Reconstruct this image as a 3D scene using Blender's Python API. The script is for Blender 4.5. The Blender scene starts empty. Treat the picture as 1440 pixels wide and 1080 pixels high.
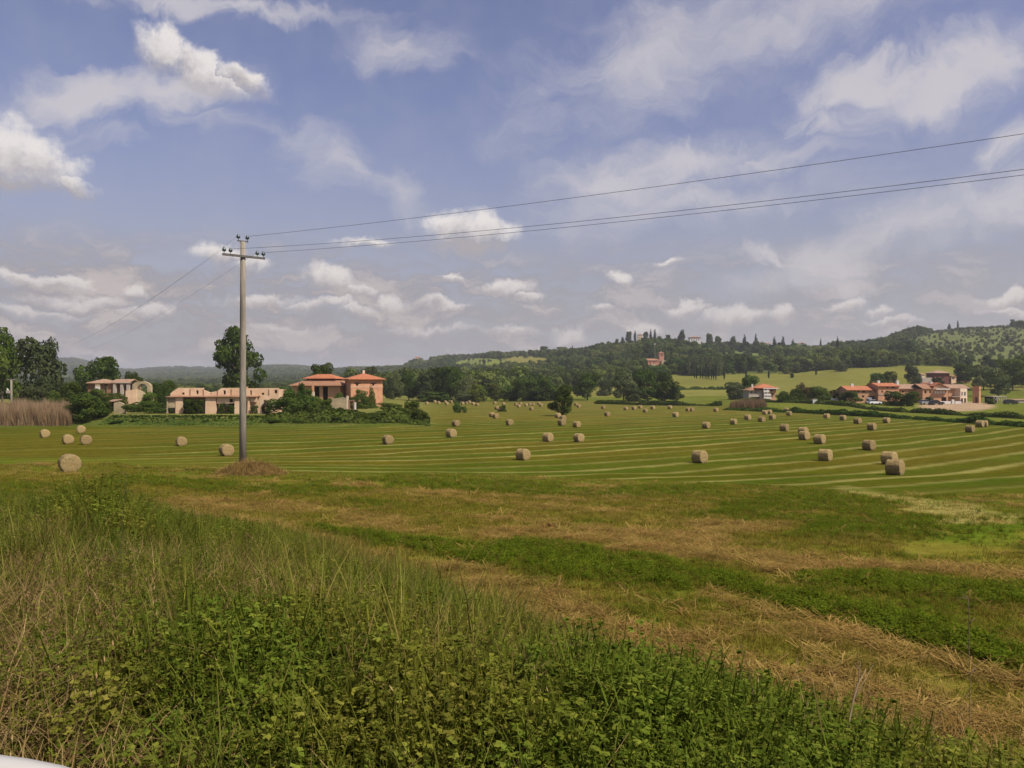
import bpy, math, random
import numpy as np
from mathutils import Vector, Matrix

random.seed(7)
RNG = np.random.default_rng(11)
F = 1109.0            # focal length of the photograph in its own pixels (1440 wide)
scene = bpy.context.scene
COL = scene.collection

# ------------------------------------------------------------------ helpers
def sstep(a, b, x):
    t = np.clip((np.asarray(x, float) - a) / (b - a), 0, 1)
    return t * t * (3 - 2 * t)

def _hash(ix, iy, seed):
    h = (ix * 374761393 + iy * 668265263 + seed * 1442695041) & 0xFFFFFFFF
    h = ((h ^ (h >> 13)) * 1274126177) & 0xFFFFFFFF
    return ((h ^ (h >> 16)) & 0xFFFF) / 65535.0

def vnoise(x, y, seed=0):
    x = np.asarray(x, float); y = np.asarray(y, float)
    ix = np.floor(x).astype(np.int64); iy = np.floor(y).astype(np.int64)
    fx = x - ix; fy = y - iy
    fx = fx * fx * (3 - 2 * fx); fy = fy * fy * (3 - 2 * fy)
    a = _hash(ix, iy, seed); b = _hash(ix + 1, iy, seed)
    c = _hash(ix, iy + 1, seed); d = _hash(ix + 1, iy + 1, seed)
    return a * (1 - fx) * (1 - fy) + b * fx * (1 - fy) + c * (1 - fx) * fy + d * fx * fy

def fbm(x, y, seed=0, oct=4):
    s = 0; a = .5; t = 0
    for k in range(oct):
        s = s + a * vnoise(x * 2 ** k + 17.3 * k, y * 2 ** k + 5.1 * k, seed + k); t += a; a *= .5
    return s / t

def tag(o, label=None, cat=None, group=None, kind=None):
    if label: o['label'] = label
    if cat: o['category'] = cat
    if group: o['group'] = group
    if kind: o['kind'] = kind
    return o

def empty(name, loc, rz=0.0):
    o = bpy.data.objects.new(name, None); COL.objects.link(o)
    o.location = loc; o.rotation_euler = (0, 0, rz); o.empty_display_size = .3
    return o

def mesh_np(name, V, Q, mats, attrs=None, smooth=False, T=None, matidx=None):
    """V (n,3) verts, Q (m,4) quads, T (k,3) triangles"""
    me = bpy.data.meshes.new(name)
    V = np.asarray(V, np.float32)
    nq = 0 if Q is None else len(Q); nt = 0 if T is None else len(T)
    loops = []
    if nq: loops.append(np.asarray(Q, np.int32).ravel())
    if nt: loops.append(np.asarray(T, np.int32).ravel())
    loops = np.concatenate(loops)
    me.vertices.add(len(V)); me.vertices.foreach_set('co', V.ravel())
    me.loops.add(len(loops)); me.loops.foreach_set('vertex_index', loops)
    me.polygons.add(nq + nt)
    st = np.concatenate([np.arange(nq) * 4, nq * 4 + np.arange(nt) * 3]).astype(np.int32)
    tot = np.concatenate([np.full(nq, 4), np.full(nt, 3)]).astype(np.int32)
    me.polygons.foreach_set('loop_start', st); me.polygons.foreach_set('loop_total', tot)
    if smooth: me.polygons.foreach_set('use_smooth', np.ones(nq + nt, bool))
    for m in (mats if isinstance(mats, (list, tuple)) else [mats]): me.materials.append(m)
    if matidx is not None: me.polygons.foreach_set('material_index', np.asarray(matidx, np.int32))
    for k, (dom, typ, arr) in (attrs or {}).items():
        at = me.attributes.new(k, typ, dom)
        at.data.foreach_set('color' if typ == 'FLOAT_COLOR' else ('vector' if typ == 'FLOAT_VECTOR' else 'value'), np.asarray(arr).ravel())
    me.update(calc_edges=True)
    return me

def link(name, me, parent=None, loc=(0, 0, 0), rot=(0, 0, 0), scl=(1, 1, 1)):
    o = bpy.data.objects.new(name, me); COL.objects.link(o)
    o.location = loc; o.rotation_euler = rot; o.scale = scl
    if parent: o.parent = parent
    return o

class MB:
    def __init__(s): s.v = []; s.f = []
    def face(s, pts):
        n = len(s.v); s.v += [tuple(p) for p in pts]; s.f.append(list(range(n, n + len(pts)))); return s
    def hexa(s, p):   # 8 points: bottom 4 (ccw), top 4
        n = len(s.v); s.v += [tuple(q) for q in p]
        for f in ((3, 2, 1, 0), (4, 5, 6, 7), (0, 1, 5, 4), (1, 2, 6, 5), (2, 3, 7, 6), (3, 0, 4, 7)):
            s.f.append([n + i for i in f])
        return s
    def box(s, x0, x1, y0, y1, z0, z1):
        return s.hexa([(x0, y0, z0), (x1, y0, z0), (x1, y1, z0), (x0, y1, z0), (x0, y0, z1), (x1, y0, z1), (x1, y1, z1), (x0, y1, z1)])
    def extr(s, poly, y0, y1):   # poly in (x,z), extruded along y
        n = len(s.v); k = len(poly)
        s.v += [(x, y0, z) for x, z in poly] + [(x, y1, z) for x, z in poly]
        s.f.append([n + i for i in range(k)]); s.f.append([n + k + i for i in reversed(range(k))])
        for i in range(k):
            j = (i + 1) % k; s.f.append([n + j, n + i, n + k + i, n + k + j])
        return s
    def tube(s, pts, rad, n=8, cap=True):
        b = len(s.v); pts = [Vector(p) for p in pts]
        if not isinstance(rad, (list, tuple)): rad = [rad] * len(pts)
        for i, p in enumerate(pts):
            d = (pts[min(i + 1, len(pts) - 1)] - pts[max(i - 1, 0)]).normalized()
            u = d.cross(Vector((0, 0, 1))) if abs(d.z) < .95 else d.cross(Vector((0, 1, 0)))
            u.normalize(); w = d.cross(u)
            for k in range(n):
                a = 2 * math.pi * k / n
                q = p + (u * math.cos(a) + w * math.sin(a)) * rad[i]; s.v.append(tuple(q))
        for i in range(len(pts) - 1):
            for k in range(n):
                k2 = (k + 1) % n
                s.f.append([b + i * n + k, b + i * n + k2, b + (i + 1) * n + k2, b + (i + 1) * n + k])
        if cap:
            s.f.append([b + k for k in reversed(range(n))]); e = b + (len(pts) - 1) * n
            s.f.append([e + k for k in range(n)])
        return s
    def lathe(s, prof, n=12, c=(0, 0, 0)):
        b = len(s.v)
        for r, z in prof:
            for k in range(n):
                a = 2 * math.pi * k / n; s.v.append((c[0] + r * math.cos(a), c[1] + r * math.sin(a), c[2] + z))
        for i in range(len(prof) - 1):
            for k in range(n):
                k2 = (k + 1) % n; s.f.append([b + i * n + k, b + i * n + k2, b + (i + 1) * n + k2, b + (i + 1) * n + k])
        s.f.append([b + k for k in reversed(range(n))]); e = b + (len(prof) - 1) * n; s.f.append([e + k for k in range(n)])
        return s
    def wall(s, o, d, L, z0, top, t, openings=()):
        """wall from point o along unit dir d (2D), length L, thickness t to the left-hand normal; top: number or list (u,z); openings (u0,u1,z0,z1)"""
        o = Vector(o); d = Vector(d); nrm = Vector((-d.y, d.x))
        if not isinstance(top, (list, tuple)): top = [(0, top), (L, top)]
        us = [u for u, z in top]; zs = [z for u, z in top]
        br = sorted(set([0.0, L] + [u for u in us if 0 < u < L] + [v for q in openings for v in q[:2] if 0 < v < L]))
        for a, b in zip(br[:-1], br[1:]):
            if b - a < 1e-4: continue
            ta = float(np.interp(a + 1e-5, us, zs)); tb = float(np.interp(b - 1e-5, us, zs)); m = (a + b) / 2
            ops = sorted([(q[2], q[3]) for q in openings if q[0] <= m <= q[1]])
            segs = []; cur = z0
            for p, q in ops:
                if p > cur + 1e-4: segs.append((cur, cur, p, p))
                cur = max(cur, q)
            if cur < min(ta, tb) - 1e-4: segs.append((cur, cur, ta, tb))
            for (za, zb, zc, zd) in segs:
                A = o + d * a; B = o + d * b; A2 = A + nrm * t; B2 = B + nrm * t
                s.hexa([(A.x, A.y, za), (B.x, B.y, zb), (B2.x, B2.y, zb), (A2.x, A2.y, za), (A.x, A.y, zc), (B.x, B.y, zd), (B2.x, B2.y, zd), (A2.x, A2.y, zc)])
        return s
    def hip(s, x0, x1, y0, y1, z, h, th=.18, inset=None):
        w = x1 - x0; dpt = y1 - y0; i = min(w, dpt) / 2 if inset is None else inset
        if w >= dpt: r0, r1 = (x0 + i, (y0 + y1) / 2), (x1 - i - .01, (y0 + y1) / 2)
        else: r0, r1 = ((x0 + x1) / 2, y0 + i), ((x0 + x1) / 2, y1 - i - .01)
        b = len(s.v)
        s.v += [(x0, y0, z), (x1, y0, z), (x1, y1, z), (x0, y1, z), (x0, y0, z + th), (x1, y0, z + th), (x1, y1, z + th), (x0, y1, z + th), (r0[0], r0[1], z + th + h), (r1[0], r1[1], z + th + h)]
        F4 = [(3, 2, 1, 0), (0, 1, 5, 4), (1, 2, 6, 5), (2, 3, 7, 6), (3, 0, 4, 7)]
        if w >= dpt: F4 += [(4, 5, 9, 8), (5, 6, 9), (6, 7, 8, 9), (7, 4, 8)]
        else: F4 += [(4, 5, 8), (5, 6, 9, 8), (6, 7, 9), (7, 4, 8, 9)]
        for f in F4: s.f.append([b + k for k in f])
        return s
    def gable(s, x0, x1, y0, y1, z, h, th=.18, along='x'):
        if along == 'x':
            ym = (y0 + y1) / 2
            poly = [(y0, z), (ym, z + h), (y1, z), (y1, z + th), (ym, z + h + th), (y0, z + th)]
            b = len(s.v); s.v += [(x0, p, q) for p, q in poly] + [(x1, p, q) for p, q in poly]
        else:
            xm = (x0 + x1) / 2
            poly = [(x0, z), (xm, z + h), (x1, z), (x1, z + th), (xm, z + h + th), (x0, z + th)]
            b = len(s.v); s.v += [(p, y0, q) for p, q in poly] + [(p, y1, q) for p, q in poly]
        for i in range(6):
            j = (i + 1) % 6; s.f.append([b + i, b + j, b + 6 + j, b + 6 + i])
        for base, rev in ((0, True), (6, False)):
            for q in ((0, 1, 4, 5), (1, 2, 3, 4)):
                f = [b + base + k for k in q]; s.f.append(f[::-1] if rev else f)
        return s
    def build(s, name, mat, parent=None, smooth=False, loc=(0, 0, 0), rot=(0, 0, 0)):
        me = bpy.data.meshes.new(name); me.from_pydata(s.v, [], s.f)
        import bmesh
        bm = bmesh.new(); bm.from_mesh(me); bmesh.ops.recalc_face_normals(bm, faces=bm.faces); bm.to_mesh(me); bm.free()
        me.materials.append(mat)
        if smooth:
            me.polygons.foreach_set('use_smooth', np.ones(len(me.polygons), bool))
        me.update()
        return link(name, me, parent, loc, rot)

# ------------------------------------------------------------------ materials
def new_mat(name):
    m = bpy.data.materials.new(name); m.use_nodes = True
    nt = m.node_tree; nt.nodes.clear()
    out = nt.nodes.new('ShaderNodeOutputMaterial')
    return m, nt, out

def N(nt, typ, **kw):
    n = nt.nodes.new(typ)
    for k, v in kw.items(): setattr(n, k, v)
    return n

def math_n(nt, op, a, b=None, c=None, clamp=False):
    n = nt.nodes.new('ShaderNodeMath'); n.operation = op; n.use_clamp = clamp
    for i, v in enumerate((a, b, c)):
        if v is None: continue
        if hasattr(v, 'is_linked'): nt.links.new(v, n.inputs[i])
        else: n.inputs[i].default_value = v
    return n.outputs[0]

def mixc(nt, f, a, b, blend='MIX'):
    n = nt.nodes.new('ShaderNodeMix'); n.data_type = 'RGBA'; n.blend_type = blend
    for s, v in ((n.inputs[0], f), (n.inputs[6], a), (n.inputs[7], b)):
        if hasattr(v, 'is_linked'): nt.links.new(v, s)
        else: s.default_value = v if not isinstance(v, tuple) else (v + (1,) if len(v) == 3 else v)
    return n.outputs[2]

def mrange(nt, v, a, b, c=0., d=1., smooth=True):
    n = nt.nodes.new('ShaderNodeMapRange'); n.interpolation_type = 'SMOOTHSTEP' if smooth else 'LINEAR'
    nt.links.new(v, n.inputs[0])
    for i, x in enumerate((a, b, c, d)): n.inputs[i + 1].default_value = x
    return n.outputs[0]

def noise(nt, vec, scale, detail=4, rough=.55):
    n = nt.nodes.new('ShaderNodeTexNoise'); n.inputs['Scale'].default_value = scale
    n.inputs['Detail'].default_value = detail; n.inputs['Roughness'].default_value = rough
    if vec is not None: nt.links.new(vec, n.inputs['Vector'])
    return n.outputs['Fac']

def leaf_mat(name, c1, c2, transl=.3, objvar=.35, rough=.6, region=None):
    """foliage: colour varies by leaf (attribute tint) and by plant (object random)"""
    m, nt, out = new_mat(name)
    at = N(nt, 'ShaderNodeAttribute', attribute_name='tint')
    oi = N(nt, 'ShaderNodeObjectInfo')
    col = mixc(nt, at.outputs['Fac'], c1, c2)
    if region:      # stands of different species across the hillside
        g = N(nt, 'ShaderNodeNewGeometry')
        col = mixc(nt, mrange(nt, noise(nt, g.outputs['Position'], region[2], 3), .42, .6), col, mixc(nt, at.outputs['Fac'], region[0], region[1]))
    v = mrange(nt, oi.outputs['Random'], 0, 1, 1 - objvar, 1 + objvar, smooth=False)
    hs = N(nt, 'ShaderNodeHueSaturation')
    nt.links.new(col, hs.inputs['Color']); nt.links.new(v, hs.inputs['Value'])
    r2 = math_n(nt, 'FRACT', math_n(nt, 'MULTIPLY', oi.outputs['Random'], 37.7))
    nt.links.new(mrange(nt, r2, 0, 1, .485, .512, smooth=False), hs.inputs['Hue'])
    d = N(nt, 'ShaderNodeBsdfDiffuse'); t = N(nt, 'ShaderNodeBsdfTranslucent'); mx = N(nt, 'ShaderNodeMixShader')
    nt.links.new(hs.outputs[0], d.inputs[0]); nt.links.new(hs.outputs[0], t.inputs[0])
    mx.inputs[0].default_value = transl
    nt.links.new(d.outputs[0], mx.inputs[1]); nt.links.new(t.outputs[0], mx.inputs[2])
    nt.links.new(mx.outputs[0], out.inputs[0])
    return m

def solid_mat(name, c, c2=None, scale=2.0, rough=.8, stretch=None, bump=.0, spec=.3, metallic=0., detail=5):
    m, nt, out = new_mat(name)
    tc = N(nt, 'ShaderNodeTexCoord'); vec = tc.outputs['Object']
    if stretch:
        mp = N(nt, 'ShaderNodeMapping'); mp.inputs['Scale'].default_value = stretch
        nt.links.new(vec, mp.inputs[0]); vec = mp.outputs[0]
    p = N(nt, 'ShaderNodeBsdfPrincipled'); p.inputs['Roughness'].default_value = rough
    p.inputs['Specular IOR Level'].default_value = spec; p.inputs['Metallic'].default_value = metallic
    f = noise(nt, vec, scale, detail, .6)
    ff = mrange(nt, f, .3, .7)
    nt.links.new(mixc(nt, ff, c, c2 or tuple(x * .65 for x in c)), p.inputs['Base Color'])
    if bump:
        b = N(nt, 'ShaderNodeBump'); b.inputs['Strength'].default_value = bump; b.inputs['Distance'].default_value = .05
        nt.links.new(f, b.inputs['Height']); nt.links.new(b.outputs[0], p.inputs['Normal'])
    nt.links.new(p.outputs[0], out.inputs[0])
    return m

def tile_mat(name, c, c2):
    """terracotta pantiles: ridged rows with patchy ageing"""
    m, nt, out = new_mat(name)
    tc = N(nt, 'ShaderNodeTexCoord')
    w = N(nt, 'ShaderNodeTexWave'); w.inputs['Scale'].default_value = 1.6; w.inputs['Distortion'].default_value = .4
    nt.links.new(tc.outputs['Object'], w.inputs['Vector'])
    f = noise(nt, tc.outputs['Object'], .7, 6, .7); f2 = noise(nt, tc.outputs['Object'], 5, 2)
    col = mixc(nt, mrange(nt, f, .35, .68), c, c2)
    col = mixc(nt, mrange(nt, f2, .3, .8, 0, .5), col, tuple(x * .6 for x in c2))
    p = N(nt, 'ShaderNodeBsdfPrincipled'); p.inputs['Roughness'].default_value = .85
    nt.links.new(col, p.inputs['Base Color'])
    b = N(nt, 'ShaderNodeBump'); b.inputs['Strength'].default_value = .6; b.inputs['Distance'].default_value = .06
    nt.links.new(w.outputs['Fac'], b.inputs['Height']); nt.links.new(b.outputs[0], p.inputs['Normal'])
    nt.links.new(p.outputs[0], out.inputs[0])
    return m

M = {}
M['dark_leaf'] = leaf_mat('dark_leaf', (.034, .06, .012), (.08, .115, .02))
M['mid_leaf'] = leaf_mat('mid_leaf', (.045, .075, .014), (.095, .125, .024))
M['grey_leaf'] = leaf_mat('grey_leaf', (.055, .078, .028), (.12, .14, .055))
M['yellow_leaf'] = leaf_mat('yellow_leaf', (.06, .085, .015), (.12, .135, .028))
M['brown_leaf'] = leaf_mat('brown_leaf', (.07, .055, .022), (.13, .1, .04))
M['ivy_leaf'] = leaf_mat('ivy_leaf', (.045, .09, .015), (.09, .14, .025))
M['cypress_leaf'] = leaf_mat('cypress_leaf', (.016, .03, .012), (.03, .048, .018), .1)
M['wood_leaf'] = leaf_mat('wood_leaf', (.03, .058, .012), (.075, .11, .022), .35, .55, region=((.08, .105, .024), (.15, .175, .045), .011))
M['far_leaf'] = leaf_mat('far_leaf', (.045, .075, .018), (.08, .11, .028), .3, .4, region=((.08, .1, .028), (.13, .15, .045), .004))
M['olive_leaf'] = leaf_mat('olive_leaf', (.075, .095, .032), (.14, .155, .055), .35, .4)
M['bark'] = solid_mat('bark', (.11, .085, .06), (.05, .04, .03), 6, .9, (1, 1, .3), .5)
M['weed'] = leaf_mat('weed', (.08, .12, .012), (.175, .21, .028), .5, .5, region=((.115, .13, .014), (.24, .225, .04), .7))
M['grass'] = leaf_mat('grass', (.09, .12, .014), (.2, .22, .036), .5, .45, region=((.13, .12, .02), (.27, .22, .06), .55))
M['dry'] = leaf_mat('dry', (.15, .095, .035), (.32, .23, .1), .3, .4)
M['stub'] = leaf_mat('stub', (.12, .115, .014), (.23, .185, .03), .4, .35)
M['alfalfa'] = leaf_mat('alfalfa', (.085, .125, .008), (.16, .2, .018), .45, .3)
M['straw'] = leaf_mat('straw', (.17, .11, .026), (.33, .225, .068), .3, .35)
M['reed'] = leaf_mat('reed', (.24, .155, .08), (.46, .35, .21), .35, .5)
M['reed_low'] = leaf_mat('reed_low', (.15, .1, .05), (.28, .2, .11), .3, .4)
M['concrete'] = solid_mat('concrete', (.28, .245, .19), (.15, .13, .1), 2.2, .9, (1.6, 1.6, .22), .5, detail=8)
M['steel'] = solid_mat('steel', (.13, .12, .11), (.08, .075, .07), 8, .6, metallic=.3)
M['insul'] = solid_mat('insulator_glass', (.06, .085, .085), (.035, .05, .05), 5, .25, spec=.6)
M['wire'] = solid_mat('wire', (.12, .12, .125), (.1, .1, .1), 5, .6)
M['pink_plaster'] = solid_mat('pink_plaster', (.66, .48, .31), (.54, .35, .21), .5, .9, bump=.4, detail=8)
M['brick'] = solid_mat('brick', (.42, .2, .13), (.3, .14, .095), 1.2, .9, bump=.3, detail=8)
M['brick_pale'] = solid_mat('brick_pale', (.55, .285, .16), (.43, .21, .115), .8, .9, bump=.3, detail=8)
M['stone'] = solid_mat('stone', (.42, .33, .2), (.27, .22, .13), .9, .95, bump=.6, detail=8)
M['stone_red'] = solid_mat('stone_red', (.3, .16, .1), (.2, .12, .075), 1, .95, bump=.6, detail=8)
M['tile'] = tile_mat('roof_tile', (.46, .15, .055), (.34, .125, .055))
M['tile_old'] = tile_mat('old_roof_tile', (.33, .16, .08), (.25, .13, .07))
M['tile_tan'] = tile_mat('tan_roof_tile', (.36, .23, .14), (.27, .16, .1))
M['white'] = solid_mat('white_paint', (.64, .61, .56), (.54, .51, .47), 1.5, .6)
M['cream'] = solid_mat('cream_plaster', (.62, .5, .36), (.5, .4, .29), .8, .85)
M['grey_plaster'] = solid_mat('grey_plaster', (.42, .36, .29), (.33, .28, .23), .8, .85)
M['peach'] = solid_mat('peach_plaster', (.5, .28, .155), (.4, .22, .12), .7, .85)
M['glass'] = solid_mat('window_glass', (.02, .022, .025), (.03, .03, .03), 2, .15, spec=.5)
M['dark_wood'] = solid_mat('dark_wood', (.05, .035, .025), (.03, .022, .017), 4, .7)
M['red_wood'] = solid_mat('red_wood', (.16, .05, .035), (.1, .035, .025), 4, .7)
M['rubber'] = solid_mat('rubber', (.02, .02, .02), (.015, .015, .015), 4, .8)
M['car_white'] = solid_mat('car_white', (.78, .78, .78), (.74, .74, .74), 1, .25, spec=.5)
M['car_dark'] = solid_mat('car_dark', (.03, .032, .04), (.025, .025, .03), 1, .25, spec=.5)
M['car_grey'] = solid_mat('car_grey', (.3, .3, .31), (.27, .27, .28), 1, .25, spec=.5)
M['gravel'] = solid_mat('gravel', (.4, .3, .2), (.32, .24, .15), .3, .95)

def bale_mat():
    m, nt, out = new_mat('hay')
    tc = N(nt, 'ShaderNodeTexCoord'); oi = N(nt, 'ShaderNodeObjectInfo')
    mp = N(nt, 'ShaderNodeMapping'); mp.inputs['Scale'].default_value = (1.2, 7, 7)
    nt.links.new(tc.outputs['Object'], mp.inputs[0])
    f = noise(nt, mp.outputs[0], 2.2, 6, .65); f2 = noise(nt, tc.outputs['Object'], 1.1, 3)
    col = mixc(nt, mrange(nt, f, .3, .72), (.17, .12, .046), (.345, .258, .12))
    col = mixc(nt, mrange(nt, f2, .45, .75, 0, .45), col, (.3, .24, .14))
    hs = N(nt, 'ShaderNodeHueSaturation'); nt.links.new(col, hs.inputs['Color'])
    nt.links.new(mrange(nt, oi.outputs['Random'], 0, 1, .85, 1.2, False), hs.inputs['Value'])
    p = N(nt, 'ShaderNodeBsdfPrincipled'); p.inputs['Roughness'].default_value = .95; p.inputs['Specular IOR Level'].default_value = .1
    nt.links.new(hs.outputs[0], p.inputs['Base Color'])
    b = N(nt, 'ShaderNodeBump'); b.inputs['Strength'].default_value = .8; b.inputs['Distance'].default_value = .06
    nt.links.new(f, b.inputs['Height']); nt.links.new(b.outputs[0], p.inputs['Normal'])
    nt.links.new(p.outputs[0], out.inputs[0])
    return m
M['hay'] = bale_mat()

# ------------------------------------------------------------------ terrain
NODES = [330, 450, 600, 800, 1000, 1200, 1500, 1900, 2500, 3500, 4500, 6000, 9500]
TAB = {
 -1500: [-5.8, -5, -4, -3, 0, 5, 10, 20, 40, 90, 150, 120, 60],
 0:     [-5.8, -5.5, -5, -4, -2, 0, 4, 9, 22, 75, 148, 110, 60],
 100:   [-5.8, -5.5, -5, -4, -2, 0, 4, 9, 20, 70, 138, 100, 60],
 180:   [-5.8, -5.5, -5, -4, -3, -1, 2, 5, 12, 32, 74, 60, 40],
 240:   [-5.8, -5.5, -5, -4, -3, -1, 2, 5, 15, 45, 92, 70, 40],
 300:   [-5.8, -5.5, -5, -4, -3, -1, 2, 6, 16, 45, 85, 70, 40],
 400:   [-5.9, -5.6, -5, -3, -1, 2, 6, 12, 28, 72, 98, 70, 40],
 500:   [-6.5, -5.6, -4, -2, 1, 5, 12, 26, 48, 40, 50, 50, 40],
 560:   [-7.2, -6, -4, -2, 2, 8, 18, 36, 50, 35, 40, 50, 40],
 588:   [-7.5, -6.2, -4, -1.5, 4, 11, 26, 56, 52, 35, 36, 40, 40],
 640:   [-7.8, -6.5, -4, -1, 6, 15, 38, 64, 50, 30, 30, 40, 40],
 700:   [-7.8, -6.5, -4, 4, 16, 32, 54, 66, 45, 30, 30, 40, 40],
 800:   [-7.4, -6, -2.7, 7, 25, 46, 52, 45, 35, 30, 30, 40, 40],
 870:   [-7.6, -6, 1, 14, 37, 58, 56, 45, 35, 30, 30, 40, 40],
 900:   [-7.7, -6, 4, 18, 44, 65, 60, 45, 35, 30, 30, 40, 40],
 950:   [-7.7, -5.6, 4.3, 20, 42, 62, 57, 45, 35, 30, 30, 40, 40],
 1000:  [-7.3, -5.3, 4.3, 19, 38, 56, 53, 45, 35, 30, 30, 40, 40],
 1100:  [-6.4, -4.8, 5.4, 20, 36, 50, 54, 48, 40, 30, 30, 40, 40],
 1200:  [-6.4, -3.6, 10, 24, 40, 57, 64, 60, 50, 40, 40, 40, 40],
 1300:  [-6.3, -1.0, 11, 29, 50, 77, 98, 80, 60, 40, 40, 40, 40],
 1370:  [-6.3, -1.0, 10, 30, 54, 84, 104, 85, 60, 40, 40, 40, 40],
 1440:  [-6.3, -1.0, 9, 30, 55, 87, 107, 90, 60, 40, 40, 40, 40],
 2400:  [-7.0, 0.0, 9, 30, 58, 90, 115, 100, 70, 50, 40, 40, 40],
}
TPX = np.array(sorted(TAB)); TZ = np.array([TAB[k] for k in TPX], float)
FD = np.array([0, 6.5, 9, 20, 30, 40, 50, 68, 86, 330])
FL = np.array([-2.8, -3.2, -3.45, -4.05, -4.6, -5.1, -5.6, -6.8, -7.7, -7.8])
FR = np.array([-2.8, -3.2, -3.45, -4.05, -4.75, -5.6, -6.45, -7.65, -7.8, -7.8])
EDGE = np.array([(-60, 34), (-29, 33), (-20.8, 32), (-15, 31), (-10.4, 25.5), (-5.4, 20.2), (-1.5, 14.5), (1.85, 9.2), (3.9, 6.2), (5.6, 4.3), (10, 0.5), (20, -12), (40, -40)], float)

def polar(X, Y):
    th = np.arctan2(X, Y); tc = np.clip(th, -1.1, 1.1); r = np.hypot(X, Y)
    return 720 + F * np.tan(tc), r * np.cos(tc)

def edge_dist(X, Y):
    """signed distance to the foot of the roadside bank: positive on the field side"""
    X = np.asarray(X, float); Y = np.asarray(Y, float)
    best = np.full(X.shape, 1e9); sgn = np.ones(X.shape)
    for (a, b) in zip(EDGE[:-1], EDGE[1:]):
        d = b - a; L2 = d @ d
        t = np.clip(((X - a[0]) * d[0] + (Y - a[1]) * d[1]) / L2, 0, 1)
        dx = X - (a[0] + t * d[0]); dy = Y - (a[1] + t * d[1]); q = np.hypot(dx, dy)
        s = np.where(d[0] * dy - d[1] * dx > 0, 1.0, -1.0)
        m = q < best; best = np.where(m, q, best); sgn = np.where(m, s, sgn)
    return best * sgn

def terr(X, Y):
    X = np.asarray(X, float); Y = np.asarray(Y, float)
    px, D = polar(X, Y)
    w = sstep(250, 950, px)
    z = np.interp(D, FD, FL) * (1 - w) + np.interp(D, FD, FR) * w
    # roadside bank under the camera
    ed = edge_dist(X, Y)
    r = np.hypot(X, Y)
    zb = -1.32 - .112 * np.minimum(D, 40) - .05 * sstep(2, 9, D) * sstep(400, 1200, px)
    bw = sstep(0, 5.5, -ed) * (1 - sstep(34, 60, r))
    z = z * (1 - bw) + np.maximum(zb, z) * bw
    # raised ground of the old farm on the left
    pw = sstep(140.5, 150, D) * (1 - sstep(545, 620, px)) * (1 - sstep(330, 345, D))
    z = z + pw * 1.95
    # gentle terrace under the farm on the right
    z = z + 1.45 * sstep(222, 262, D) * sstep(1000, 1060, px) * (1 - sstep(300, 335, D))
    # valley side and hills
    t = sstep(300, 335, D)
    iz = np.zeros(np.shape(D)) ; fi = np.interp(px, TPX, np.arange(len(TPX))); i0 = np.clip(np.floor(fi).astype(int), 0, len(TPX) - 2); ff = fi - i0
    ff = ff * ff * (3 - 2 * ff)
    fj = np.interp(D, NODES, np.arange(len(NODES))); j0 = np.clip(np.floor(fj).astype(int), 0, len(NODES) - 2); gg = fj - j0
    A = TZ[i0, j0] * (1 - ff) + TZ[i0 + 1, j0] * ff; B = TZ[i0, j0 + 1] * (1 - ff) + TZ[i0 + 1, j0 + 1] * ff
    iz = A * (1 - gg) + B * gg
    rel = sstep(500, 1100, D)
    iz = iz + rel * (fbm(X / 140., Y / 140., 3, 4) - .5) * (3 + 2 * sstep(900, 1500, D) + 10 * sstep(1700, 3500, D))
    z = z * (1 - t) + iz * t
    z = z + (fbm(X / 9., Y / 9., 8, 3) - .5) * .22 * sstep(3, 12, D) + (fbm(X / 1.7, Y / 1.7, 9, 2) - .5) * .09 * (1 - sstep(20, 45, D))
    return z

def at(px, D):
    X = (px - 720) / F * D
    return X, D, float(terr(np.array([X]), np.array([D]))[0])

def hit(px, row, d0=25., d1=345.):
    """where the view ray through a photograph pixel meets the ground"""
    D = np.arange(d0, d1, .2); X = (px - 720) / F * D
    z = terr(X, D); rr = 540 - F * z / D
    k = np.argmax(rr <= row)
    if rr[k] > row: k = np.argmin(rr - row)
    return X[k], D[k], float(z[k])

# photograph-measured patches on the near field: polyline (px,row), half width px, value (+ green, - straw)
STRIPS = [
 ([(430, 752), (520, 762), (600, 768), (700, 775), (880, 790)], 15, 1.0), ([(590, 780), (700, 785), (850, 792)], 12, .9),
 ([(880, 800), (1000, 822), (1100, 842), (1200, 862)], 13, .7), ([(1150, 855), (1280, 885), (1440, 935), (1600, 980)], 16, 1.0),
 ([(1180, 815), (1300, 825), (1440, 840), (1600, 860)], 18, .8), ([(1130, 745), (1250, 742), (1400, 738)], 18, .75), ([(1040, 712), (1150, 706), (1220, 712)], 12, .7),
 ([(1000, 745), (1100, 742)], 10, -.6), ([(160, 672), (400, 690), (560, 678), (760, 688), (1000, 690)], 9, .8), ([(1080, 690), (1200, 700), (1300, 705)], 9, .6),
 ([(250, 730), (400, 748), (480, 765)], 10, -.9), ([(560, 780), (680, 812), (800, 850), (960, 905), (1200, 975), (1440, 1035), (1600, 1080)], 14, -.55),
 ([(960, 870), (1100, 905), (1250, 940), (1440, 1000)], 11, -.2), ([(700, 750), (900, 752), (1000, 760)], 7, -.8), ([(500, 738), (680, 760)], 9, -.55),
 ([(1100, 800), (1250, 795), (1440, 812)], 8, -.7), ([(880, 772), (1000, 780), (1130, 786)], 9, -.6), ([(260, 706), (420, 716), (560, 730)], 8, -.45),
 ([(1000, 835), (1150, 880), (1300, 925), (1440, 965)], 9, -.5), ([(480, 681), (530, 682)], 4, -1.0), ([(800, 684), (860, 684)], 3, -.9),
]
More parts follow.
